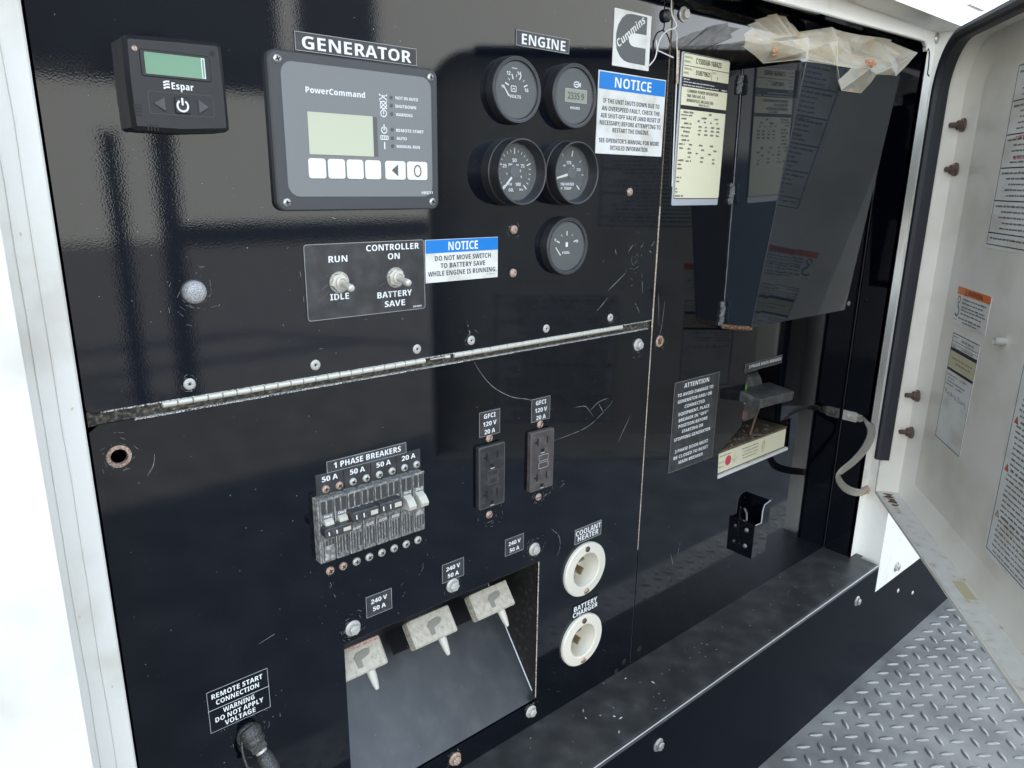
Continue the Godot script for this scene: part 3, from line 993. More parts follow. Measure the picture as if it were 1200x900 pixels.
func heater_controller() -> void:
	var o := thing("heater_controller", "black plastic heater controller with small green screen in upper left corner", "controller", Vector3(155.4, 57.5, -4.5))
	var dx := -154.0
	var dy := -57.0
	var outline := PackedVector2Array()
	for p in [Vector2(126, 31), Vector2(128, 29.4), Vector2(156, 29.0), Vector2(184, 31.0), Vector2(186.8, 33), Vector2(186.6, 60), Vector2(185.6, 84.5), Vector2(183, 86.8), Vector2(156, 86.0), Vector2(129, 84.8), Vector2(126.2, 82.5), Vector2(125.6, 58)]:
		outline.append(p + Vector2(dx, dy))
	put(o, "case", prism(outline, 0, 20, 2.6), M["soft_black"])
	put(o, "front_frame", prism(box2(134.6 + dx, 61.6 + dy, 177 + dx, 77.4 + dy, 1.5), 19.8, 20.6, 0.4), M["soft_black"])
	put(o, "screen", prism(box2(137.2 + dx, 63.2 + dy, 173.6 + dx, 75.8 + dy), 20.5, 20.75), M["lcd_green"])
	put(o, "screen_rim", frame_line(box2(171.2 + dx, 63.4 + dy, 173.4 + dx, 75.6 + dy), 0.5, 20.9), M["print_white"])
	letters(o, [["Espar", 158.4 + dx, 57.4 + dy, 4.0, 13.4]], M["print_white"], 20.2)
	var st := new_st()
	for k in 3:
		stroke([Vector2(146.8 + dx, 55.4 + k * 1.7 + dy), Vector2(148.5 + dx, 56.3 + k * 1.7 + dy), Vector2(150.6 + dx, 56.3 + k * 1.7 + dy)], 1.0, 20.2 + 0.02 * k, st)
	put(o, "emblem", st.commit(), M["print_white"])
	put(o, "key_frame", frame_line(box2(136.9 + dx, 39.8 + dy, 177 + dx, 53.4 + dy, 1.5), 0.35, 20.25), M["soft_black_edge"])
	var pk := put(o, "power_key", prism(box2(152.3 + dx, 40.8 + dy, 161.6 + dx, 51.0 + dy, 1.0), 20, 21.2, 0.5), M["soft_black"])
	st = new_st()
	for a in 18:
		var t0 := PI / 2 + 0.55 + (TAU - 1.1) * a / 18
		var t1 := PI / 2 + 0.55 + (TAU - 1.1) * (a + 1) / 18
		var c := Vector2(157 + dx, 45.6 + dy)
		stroke([c + Vector2(cos(t0), sin(t0)) * 3.3, c + Vector2(cos(t1), sin(t1)) * 3.3], 1.2, 21.3, st)
	stroke([Vector2(157 + dx, 50.4 + dy), Vector2(157 + dx, 46.0 + dy)], 1.2, 21.32, st)
	put(pk, "power_symbol", st.commit(), M["print_white"])
	for s in [-1.0, 1.0]:
		var cx: float = 156.9 + s * 13.0 + dx
		var tri2 := PackedVector2Array([Vector2(cx + s * 4.6, 46.0 + dy), Vector2(cx - s * 3.0, 50.6 + dy), Vector2(cx - s * 3.0, 41.2 + dy)])
		put(o, "arrow_key", prism(tri2, 20, 21.0, 0.5), M["soft_black_edge"])
	put(o, "sensor", lathe([[1.8, 0], [1.5, 0.7], [0, 0.9]], 14), M["rusty_screw"], Vector3(132.2 + dx, 77.0 + dy, 20))
	put(o, "sensor_hole", flat(circle(179 + dx, 79.2 + dy, 1.6, 14), 20.1), M["dark_slot"])
	st = new_st()
	for k in 4:
		add_box(st, Vector3(127.6 + dx, 38.0 + k * 1.9 + dy, 17.5), Vector3(132.6 + dx, 38.9 + k * 1.9 + dy, 20.15))
		add_box(st, Vector3(134.6 + k * 1.9 + dx, 29.4 + dy, 17.5), Vector3(135.5 + k * 1.9 + dx, 33.4 + dy, 20.15))
	put(o, "vent_slots", st.commit(), M["dark_slot"])
	var k2 := thing("panel_latch_knob", "round grey speckled latch knob below the heater controller", "knob", Vector3(158, -75.9, 0))
	put(k2, "dome", lathe([[8.2, 0], [8.2, 2.5], [7.6, 4.4], [6.0, 6.0], [3.2, 7.1], [0, 7.4]], 32), M["speckled_zinc"])
	put(k2, "washer", lathe([[9.2, 0], [9.0, 0.8], [8.0, 0.9]], 28), M["soft_black"])

func gauge(called: String, label: String, x: float, y: float, r: float, h: float, deep: bool, flat_rim: Color) -> Node3D:
	var o := thing(called, label, "gauge", Vector3(x, y, 0), "round gauges on the upper panel")
	if deep:
		put(o, "bezel", lathe([[r + 1.2, 0], [r + 1.2, h * 0.45], [r + 0.4, h * 0.48], [r, h - 1.0], [r - 0.3, h - 0.2], [r - 1.0, h], [r - 1.8, h - 0.6], [r - 3.8, h - 11.5], [r - 4.4, h - 12]], 56), M["soft_black"])
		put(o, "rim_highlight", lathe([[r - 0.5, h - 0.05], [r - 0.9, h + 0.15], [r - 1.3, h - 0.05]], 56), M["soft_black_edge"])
		put(o, "dial", flat(circle(0, 0, r - 4.0, 48), h - 12.4), M["dial_black"])
		put(o, "lens", flat(circle(0, 0, r - 3.7, 48), h - 10), M["lens_glass"])
	else:
		put(o, "bezel", lathe([[r + 0.5, 0], [r + 0.5, 4], [r, h - 1.2], [r - 0.8, h - 0.2], [r - 1.8, h], [r - 3.6, h - 0.5], [r - 4.6, h - 2.6]], 56), M["soft_black"])
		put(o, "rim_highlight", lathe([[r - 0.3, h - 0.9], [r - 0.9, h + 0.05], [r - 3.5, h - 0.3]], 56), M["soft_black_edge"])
		put(o, "dial", flat(circle(0, 0, r - 4.2, 48), h - 2.6), M["dial_black"])
		put(o, "lens", flat(circle(0, 0, r - 4.4, 48), h - 1.5), M["lens_glass"])
	return o

func ticks(o: Node3D, r0: float, r1: float, from: float, to: float, n: int, z: float, every: int, mname := "print_white") -> void:
	var st := new_st()
	for i in n + 1:
		var a := deg_to_rad(lerpf(from, to, float(i) / n))
		var big := i % every == 0
		var e := Vector2(cos(a), sin(a))
		stroke([e * (r0 if big else lerpf(r0, r1, 0.3)), e * (r1 if big else lerpf(r0, r1, 0.8))], 1.1 if big else 0.55, z, st)
	put(o, "scale_marks", st.commit(), M[mname])

func needle(o: Node3D, a: Vector2, b: Vector2, w: float, z: float) -> void:
	var n := (b - a).normalized().orthogonal() * w * 0.5
	put(o, "needle", prism(PackedVector2Array([a - n, b - n * 0.6, b + n * 0.6, a + n]), z, z + 0.4), M["needle"])

func gauges() -> void:
	var g := gauge("volts_gauge", "round black volts gauge with flat rim, upper left of the five", 448.3, 81.0, 28.3, 10, false, Color.WHITE)
	var z := 7.55
	ticks(g, 9.5, 14.0, 158, 22, 6, z, 2)
	letters(g, [["VOLTS", -1.2, -5.4, 2.6, 13.5], ["12", -9.2, 13.4, 3.0, 4.4], ["14", 3.2, 14.2, 3.0, 4.6], ["16", 12.0, 1.0, 3.0, 4.6], ["10", -15.6, 2.0, 2.6, 3.6], ["Power", -2.2, 18.0, 1.2, 6.5]], M["print_white"], z)
	var st := new_st()
	for e in [[-6.0, -1.2, -0.2, -1.2], [-6.0, 3.2, -0.2, 3.2], [-6.0, -1.2, -6.0, 3.2], [-0.2, -1.2, -0.2, 3.2], [-4.6, 0.3, -3.1, 1.4], [-3.1, 1.4, -1.4, 0.3]]:
		stroke([Vector2(e[0], e[1]), Vector2(e[2], e[3])], 0.7, z, st)
	put(g, "battery_symbol", st.commit(), M["print_white"])
	needle(g, Vector2(-8.6, -5.4), Vector2(-15.4, 3.0), 1.3, z + 0.1)
	g = gauge("hour_meter", "round black hour meter with small grey digit window", 518.5, 81.5, 29.2, 12, false, Color.WHITE)
	z = 9.55
	put(g, "digit_window", prism(box2(-11.6, -5.2, 16.6, 6.0), z, z + 0.3), M["lcd_grey"])
	letters(g, [["2335", -0.6, 0.2, 6.0, 15.5], ["9", 11.2, 0.2, 6.0, 4.0]], M["print_black"], z + 0.4, "digits")
	put(g, "window_frame", frame_line(box2(-12.0, -5.6, 17.0, 6.4), 0.6, z + 0.45), M["print_dim"])
	letters(g, [["HOURS", 2.0, -10.4, 2.4, 12.5]], M["print_white"], z)
	st = new_st()
	for a in 14:
		stroke([Vector2(3.2 + cos(TAU * a / 14) * 3.6, 10.6 + sin(TAU * a / 14) * 2.4), Vector2(3.2 + cos(TAU * (a + 1) / 14) * 3.6, 10.6 + sin(TAU * (a + 1) / 14) * 2.4)], 1.1, z, st)
	stroke([Vector2(1.4, 10.6), Vector2(7.6, 10.6)], 1.0, z + 0.02, st)
	stroke([Vector2(8.2, 8.6), Vector2(8.2, 12.6)], 1.0, z + 0.04, st)
	put(g, "engine_symbol", st.commit(), M["print_white"])
	g = gauge("fuel_gauge", "round fuel gauge with flat rim, alone below the other gauges", 517.2, -59.0, 28.5, 10, false, Color.WHITE)
	z = 7.55
	ticks(g, 10.5, 15.0, 158, 22, 4, z, 2)
	letters(g, [["FUEL", -0.5, -6.2, 2.6, 10.5], ["E", -15.6, 6.8, 2.4, 2], ["F", 15.2, 4.2, 3.0, 2.4]], M["print_white"], z)
	put(g, "pump_symbol", prism(box2(-1.6, -0.6, 1.6, 4.0, 0.6), z, z + 0.1), M["print_white"])
	needle(g, Vector2(-8.5, -8.5), Vector2(-15.4, -0.5), 1.3, z + 0.1)
	g = gauge("oil_pressure_gauge", "deep-rimmed oil pressure gauge with fine scale all round", 444.5, 10.8, 29.0, 23, true, Color.WHITE)
	z = 10.75
	ticks(g, 16, 21, 225, -45, 20, z, 5)
	letters(g, [["50", 0, 10.4, 3.2, 5], ["75", 9.8, 5.6, 3.0, 4.6], ["25", -11.6, 5.4, 3.0, 4.6], ["100", 4.6, -10.6, 3.0, 6.4], ["OIL", -3.6, -15.6, 2.6, 6.0], ["PSI", -5.2, -10.6, 2.0, 5.0], ["kPa", 8.6, -15.2, 1.8, 4.4], ["3", 7.2, 1.4, 2.0, 1.6], ["5", 8.4, -4.0, 2.0, 1.6], ["2", -6.6, 6.6, 2.0, 1.6], ["1", -9.0, -1.6, 2.0, 1.0], ["300", -4.2, 6.8, 1.6, 3.2], ["400", 3.6, 6.4, 1.6, 3.2]], M["print_white"], z)
	put(g, "hub", lathe([[5.4, 0], [5.4, 1.4], [4.6, 2.0], [0, 2.0]], 28), M["soft_black_edge"], Vector3(0, 0, 10.6))
	needle(g, Vector2(-4.2, -4.6), Vector2(-15.6, -16.4), 2.1, z + 1.2)
	g = gauge("water_temperature_gauge", "deep-rimmed water temperature gauge with sparse scale, right of the oil gauge", 513.8, 11.2, 29.2, 23, true, Color.WHITE)
	ticks(g, 16, 21.4, 200, -45, 6, z, 3)
	letters(g, [["170", -0.4, 9.8, 3.0, 6.4], ["210", 13.0, 3.6, 2.6, 5.4], ["100 WATER", -1.6, -10.2, 2.6, 18.5], ["TEMP", -1.0, -14.2, 2.6, 10.0], ["F", -9.0, -14.2, 2.2, 1.8], ["C", 7.4, 4.4, 2.0, 1.8], ["80", 5.6, 7.2, 1.6, 3.0], ["60", -6.2, 7.0, 1.6, 3.0]], M["print_white"], z)
	put(g, "hub", lathe([[5.4, 0], [5.4, 1.4], [4.6, 2.0], [0, 2.0]], 28), M["soft_black_edge"], Vector3(3.0, 0, 10.6))
	needle(g, Vector2(-3.0, -1.4), Vector2(-20.0, -5.4), 2.4, z + 1.2)

func plate(called: String, label: String, x0: float, y0: float, x1: float, y1: float, mname: String, lines: Array, tmat := "print_white", border := 0.0, category := "label", r := 0.0, group := "") -> Node3D:
	var cx := (x0 + x1) / 2
	var cy := (y0 + y1) / 2
	var o := thing(called, label, category, Vector3(cx, cy, 0), group)
	put(o, "plate", prism(box2(x0 - cx, y0 - cy, x1 - cx, y1 - cy, r), 0, 0.8, 0.15), M[mname])
	if border > 0.0:
		put(o, "border", frame_line(box2(x0 - cx + 0.3, y0 - cy + 0.3, x1 - cx - 0.3, y1 - cy - 0.3, r), border, 0.9), M["label_edge"])
	var moved := []
	for l in lines:
		var m: Array = l.duplicate()
		m[1] -= cx
		m[2] -= cy
		moved.append(m)
	if moved:
		letters(o, moved, M[tmat], 0.95)
	return o

func upper_labels() -> void:
	plate("generator_tag", "engraved grey tag reading GENERATOR above the display unit", 244.8, 90.9, 348.3, 104.2, "label_black", [["GENERATOR", 296.6, 97.2, 8.6, 92.6]], "print_white", 0.3)
	plate("engine_tag", "engraved grey tag reading ENGINE above the gauges", 452.7, 119.1, 519.0, 132.4, "label_black", [["ENGINE", 486.6, 125.4, 8.6, 54]], "print_white", 0.3)
	# white emblem label: a black letter C form with slanted script across it
	var o := thing("maker_emblem_label", "white square label with black C emblem and slanted white lettering", "label", Vector3(607.7, 142, 0))
	var cx := 607.7
	var cy := 142.0
	put(o, "plate", prism(box2(579.5 - cx, 116 - cy, 635.7 - cx, 168.4 - cy, 0.8), 0, 0.6, 0.1), M["label_white"])
	var c := PackedVector2Array()
	var p := [[628.8, 166.4], [604.0, 166.2], [597, 164.8], [590.6, 160.6], [585.6, 154], [583.2, 146], [583.0, 138], [585, 131], [590.0, 125.4], [596, 122.2], [603, 121.0], [629, 120.8], [628.9, 136.9], [610.2, 136.6], [606, 137.6], [603, 140], [602, 142.6], [602.8, 145.6], [605.6, 148.2], [610.4, 149.3], [628.9, 149.6]]
	for q in p:
		c.append(Vector2(q[0] - cx, q[1] - cy))
	put(o, "emblem", flat(c, 0.75), M["print_grey"])
	var st := new_st()
	stroke([Vector2(581.5 - cx, 135 - cy), Vector2(630 - cx, 164.5 - cy)], 8.4, 0.8, st)
	letters(o, [["Cummins", 604.6 - cx, 150.2 - cy, 7.6, 48, 36]], M["label_white"], 0.85)
	# big notice
	o = plate("overspeed_notice_label", "white label with blue NOTICE header about engine overspeed, under the emblem", 560.5, 31.5, 665.3, 110.0, "label_white", [["IF THE UNIT SHUTS DOWN DUE TO", 612.4, 82.4, 4.3, 88], ["AN OVERSPEED FAULT, CHECK THE", 612.2, 75.2, 4.3, 91], ["AIR SHUT-OFF VALVE (AND RESET IF", 612.4, 68.4, 4.3, 94], ["NECESSARY) BEFORE ATTEMPTING TO", 612.6, 61.6, 4.3, 96], ["RESTART THE ENGINE.", 613, 55.0, 4.3, 58], ["SEE OPERATOR'S MANUAL FOR MORE", 612, 44.6, 4.3, 95], ["DETAILED INFORMATION.", 612, 37.8, 4.3, 61]], "print_black", 0.0)
	put(o, "blue_header", flat(box2(-51.4, 22.3, 51.4, 38.2, 0.8), 1.0), M["label_blue"])
	letters(o, [["NOTICE", -0.2, 29.8, 9.6, 57]], M["print_white"], 1.1, "header_lettering")
	o = plate("battery_save_notice_label", "small white label with blue NOTICE header right of the two switches", 353.0, -84.6, 434.0, -47.2, "label_white", [["DO NOT MOVE SWITCH", 394, -63.6, 4.3, 62.5], ["TO BATTERY SAVE", 393.6, -70.2, 4.3, 50], ["WHILE ENGINE IS RUNNING.", 393.8, -76.8, 4.3, 77], ["333-3867-01", 425, -80.8, 1.0, 10]], "print_black", 0.0)
	put(o, "blue_header", flat(box2(-40.2, 7.0, 40.2, 18.4, 0.5), 1.0), M["label_blue"])
	letters(o, [["NOTICE", 0.2, 12.6, 7.4, 33]], M["print_white"], 1.1, "header_lettering")

func toggles() -> void:
	plate("switch_plate", "black plate lettered RUN IDLE and CONTROLLER ON BATTERY SAVE behind two toggle switches", 241.4, -106.6, 352.0, -46.4, "label_black", [["RUN", 270, -58.8, 5.0, 16.4], ["IDLE", 269.8, -88.8, 5.0, 16.6], ["CONTROLLER", 321, -51.6, 5.0, 51], ["ON", 321.2, -59.2, 5.0, 11.4], ["BATTERY", 321.2, -91.0, 5.0, 34], ["SAVE", 321, -99.0, 5.0, 20], ["300-5907", 343.4, -103.6, 1.3, 9]], "print_white", 0.3, "switch plate", 2.5)
	var scuffed := get_node("switch_plate")
	var marks := []
	for c in [Vector2(-26.6, -0.9), Vector2(25.7, -0.7)]:
		for k in 9:
			var a := rng.randf() * TAU
			var r0 := rng.randf_range(9.5, 11.5)
			var r1 := r0 + rng.randf_range(1.5, 8.0)
			marks.append([c + Vector2(cos(a), sin(a)) * r0, c + Vector2(cos(a + 0.12), sin(a + 0.12)) * r1])
	var sst := new_st()
	for mk in marks:
		stroke(mk, rng.randf_range(0.2, 0.45), 1.0, sst)
	put(scuffed, "scuffs", sst.commit(), M["print_grey"]).set_meta("kind", "stuff")
	for i in 2:
		var o := thing("toggle_switch", ["chrome toggle switch between the words RUN and IDLE", "chrome toggle switch between CONTROLLER ON and BATTERY SAVE"][i], "switch", Vector3([270.1, 322.4][i], [-77.4, -77.2][i], 0.9), "toggle switches on the black plate")
		var st := new_st()
		add_prism(st, circle(0, 0, 7.6, 6), 0, 3.4, 0.6)
		put(o, "hex_nut", st.commit(), M["hinge_metal"], Vector3.ZERO, Basis(Vector3.BACK, 0.25 + i * 0.5))
		put(o, "bushing", lathe([[5.0, 3], [5.0, 6.0], [4.2, 6.4], [3.4, 6.0], [3.2, 5.0], [0, 5.0]], 24), M["hinge_metal"])
		var lever := put(o, "lever", lathe([[2.1, 0], [2.2, 5], [2.8, 11], [3.1, 14.6], [2.7, 16.8], [1.6, 17.8], [0, 18]], 18), M["hinge_metal"], Vector3(0, 0, 4), Basis(Vector3.RIGHT, 0.16))
		lever.set_meta("label", "bare metal lever tipped down")
		put(o, "lock_washer", lathe([[8.8, 0], [8.6, 0.5], [7.0, 0.6]], 24), M["steel"])

# ---------------------------------------------------------------- lower panel
func breakers() -> void:
	plate("phase_breakers_tag", "engraved tag reading 1 PHASE BREAKERS above the breaker row", 249.8, -237.0, 328.4, -226.4, "label_black", [["1 PHASE BREAKERS", 289.4, -231.4, 5.2, 66]], "print_white", 0.3)
	var o := thing("amperage_strip", "black strip of four amp ratings, 50 50 50 and 20, over the breakers", "label", Vector3(291.5, -242, 0))
	for i in 4:
		var x := -52.1 + i * 26.05
		var pl := put(o, "amp_plate", prism(box2(x, -13.5, x + 25.6, 5.6), 0, 0.8, 0.15), M["label_black"])
		letters(pl, [[["50 A", "50 A", "50 A", "20 A"][i], x + 12.8, 0.6, 4.6, 14.5]], M["print_white"], 0.95)
	var xs := [247.8, 260.4, 273.5, 286.4, 299.4, 312.5, 325.6, 338.6]
	for i in 8:
		screw(o, Vector3(xs[i] - 291.5, -8.6, 0.8), ["rusty_screw", "rusty_screw", "zinc", "zinc", "zinc", "zinc", "zinc", "zinc"][i], 3.5, false, rng.randf() * 90)
	var b := thing("breaker_bank", "row of eight dusty single pole circuit breakers with three black tie bars", "circuit breakers", Vector3(288.5, -284.5, 0))
	for i in 8:
		var x0 := -51.5 + i * 13.0
		var body := put(b, "breaker_pole", prism(box2(x0 + 0.25, -29, x0 + 12.75, 29.2, 1.2), 0, 10, 0.6), M["breaker_body"])
		var st := new_st()
		add_box(st, Vector3(x0 + 0.4, 28.2, 9.0), Vector3(x0 + 12.6, 29.6, 10.6))
		add_box(st, Vector3(x0 + 0.35, -28.0, 9.4), Vector3(x0 + 1.1, 28.4, 10.5))
		add_box(st, Vector3(x0 + 6.0, 14.5, 9.4), Vector3(x0 + 6.7, 28.4, 10.3))
		for k in 3:
			add_box(st, Vector3(x0 + 3.0 + 3 * k, -27.0 + rng.randf() * 6, 9.4), Vector3(x0 + 3.3 + 3 * k, -7.0, 10.12))
		put(body, "worn_rib", st.commit(), M["breaker_edge"])
		st = new_st()
		for e in [[1.5, 5.6], [7.2, 11.8]]:
			cap(st, box2(x0 + e[0], 15.6, x0 + e[1], 27.4), 10.06)
		for e in [[1.6, 2.6], [4.0, 5.4], [6.8, 8.2], [9.8, 11.6]]:
			cap(st, box2(x0 + e[0], -27.0 + rng.randf() * 4.0, x0 + e[1], -7.5 - rng.randf() * 3.0), 10.05)
		put(body, "moulded_groove", st.commit(), M["breaker_groove"]).set_meta("kind", "stuff")
		letters(body, [["On/I", x0 + 7.0, 13.8, 2.3, 7.0]], M["print_white"], 10.7)
		if i >= 2 and i < 6:
			letters(body, [["O/Off", x0 + 7.0, -5.2, 2.3, 7.4]], M["print_white"], 10.7, "off_lettering")
		# rocker handle
		var hst := new_st()
		var on := i >= 6
		var prof := PackedVector2Array([Vector2(9, 11.2), Vector2(15.5, 8.5), Vector2(20.5, 3.2), Vector2(19.5, -0.2), Vector2(10, -1.5)] if on else [Vector2(9, 11.4), Vector2(13.0, 9.8), Vector2(14.5, 6.0), Vector2(14.5, 3.0), Vector2(10, 2.0)])
		# prof is (z, y); extrude along x
		var hp := PackedVector2Array()
		for q in prof:
			hp.append(Vector2(q.y, q.x))
		var w0 := x0 + 3.0
		var w1 := x0 + 10.8
		for k in hp.size():
			var a := hp[k]
			var c := hp[(k + 1) % hp.size()]
			quad(hst, Vector3(w0, a.x, a.y), Vector3(w1, a.x, a.y), Vector3(w1, c.x, c.y), Vector3(w0, c.x, c.y))
		for side in [w0, w1]:
			for k in range(1, hp.size() - 1):
				tri(hst, Vector3(side, hp[0].x, hp[0].y), Vector3(side, hp[k].x, hp[k].y), Vector3(side, hp[k + 1].x, hp[k + 1].y))
		put(body, "handle", hst.commit(), M["tie_bar"] if i >= 2 and i < 6 else M["breaker_handle"])
	var ties := [[-52.2, -27.0, 6.8, -1.6], [-26.4, -0.6, 14.6, 5.4], [-0.2, 23.2, 15.0, 5.6]]
	for i in 3:
		var t: Array = ties[i]
		var bar := put(b, "tie_bar", prism(box2(t[0], t[3], t[1], t[2], 1.6), 11, 20.5, 0.8), M["tie_bar"])
		put(bar, "label_patch", flat(box2(t[1] - 9.0, t[3] + 2.4, t[1] - 2.0, t[2] - 2.6), 20.7), M["breaker_handle"])
		var st := new_st()
		for k in 2:
			stroke([Vector2(t[0] + 3.0 + k * 7.0, t[2] - 2.5), Vector2(t[0] + 3.4 + k * 7.0, t[3] + 2.5)], 1.0, 20.7, st)
		put(bar, "index_marks", st.commit(), M["print_white"])
	put(b, "side_flange", box(Vector3(-52.8, -29, 0), Vector3(-51.4, 29, 9.0)), M["breaker_edge"])
	put(b, "rating_patch", flat(box2(-49.5, -26.5, -40.5, -13), 10.9), M["breaker_edge"])
	put(b, "rating_patch", flat(box2(41, -12, 50.5, -3), 10.9), M["breaker_edge"])
	for i in 8:
		var s := screw(b, Vector3(xs[i] - 288.5, -328.0 + 284.5, 0), ["rusty_screw", "rusty_screw", "zinc", "zinc", "zinc", "zinc", "zinc", "zinc"][i], 3.9, false, rng.randf() * 90)
		s.set_meta("kind", "thing")

func outlet(x: float, y: float, mname: String, label: String, test_keys: bool) -> void:
	var o := thing("ground_fault_outlet", label, "outlet", Vector3(x, y, 0), "twin ground fault outlets")
	put(o, "body", prism(rrect(0, 0, 33.4, 67, 2.0), 0, 5.4, 1.0), M[mname])
	put(o, "face_rim", frame_line(rrect(0, 0, 32.2, 65.8, 1.8), 0.7, 5.45), M["print_grey"])
	var st := new_st()
	for s in [1.0, -1.0]:
		var cy: float = 21.0 if s > 0 else -19.0
		add_box(st, Vector3(-8.2, cy - 3.2, 4.6), Vector3(-6.2, cy + 5.0, 5.6))
		add_box(st, Vector3(-11.2, cy - 0.2, 4.6), Vector3(-8.2, cy + 1.6, 5.6))
		add_box(st, Vector3(5.6, cy - 2.6, 4.6), Vector3(7.4, cy + 5.0, 5.6))
		add_prism(st, PackedVector2Array([Vector2(-2.4, cy - 7.6), Vector2(2.4, cy - 7.6), Vector2(2.4, cy - 10.2), Vector2(1.4, cy - 12), Vector2(-1.4, cy - 12), Vector2(-2.4, cy - 10.2)]), 4.6, 5.6)
	put(o, "blade_slots", st.commit(), M["dark_slot"])
	put(o, "ground_lip", flat(box2(-2.4, 8.2, 2.4, 9.4), 5.65), M["zinc"])
	put(o, "ground_lip", flat(box2(-2.4, -31.8, 2.4, -30.8), 5.65), M["zinc"])
	for k in 2:
		var key := put(o, "button", prism(rrect(0.6, 3.6 - 8.4 * k, 13.6, 6.8, 1.2), 5.2, 6.6 if test_keys else 5.8, 0.5), M[mname])
		put(key, "button_edge", frame_line(rrect(0.6, 3.6 - 8.4 * k, 13.8, 7.0, 1.2), 0.5, 6.65 if test_keys else 5.85), M["print_dim"] if test_keys else M["print_grey"])
	screw(o, Vector3(0.2, 39.0, 0), "rusty_screw", 4.2, true, 60 + rng.randf() * 30)
	screw(o, Vector3(0.6, -44.2, 0), "rusty_screw", 4.2, true, rng.randf() * 60)

func outlets() -> void:
	outlet(425.0, -283.4, "outlet_black", "black duplex outlet under a GFCI tag, left one of the pair", false)
	outlet(493.4, -283.0, "outlet_brown", "brownish duplex outlet with raised test buttons, right one of the pair", true)
	plate("outlet_tag", "GFCI 120 V 20 A tag over the black outlet", 411.8, -241.2, 438.4, -215.2, "label_black", [["GFCI", 425.1, -220.4, 4.6, 14.5], ["120 V", 425.1, -228.4, 4.6, 17], ["20 A", 425.2, -236.6, 4.6, 13.5]], "print_white", 0.25, "label", 0.0, "outlet tags")
	plate("outlet_tag", "GFCI 120 V 20 A tag over the brownish outlet", 480.3, -239.8, 507.0, -214.2, "label_black", [["GFCI", 493.6, -219.4, 4.6, 14.5], ["120 V", 493.8, -227.6, 4.6, 17], ["20 A", 494.0, -235.8, 4.6, 13.5]], "print_white", 0.25, "label", 0.0, "outlet tags")

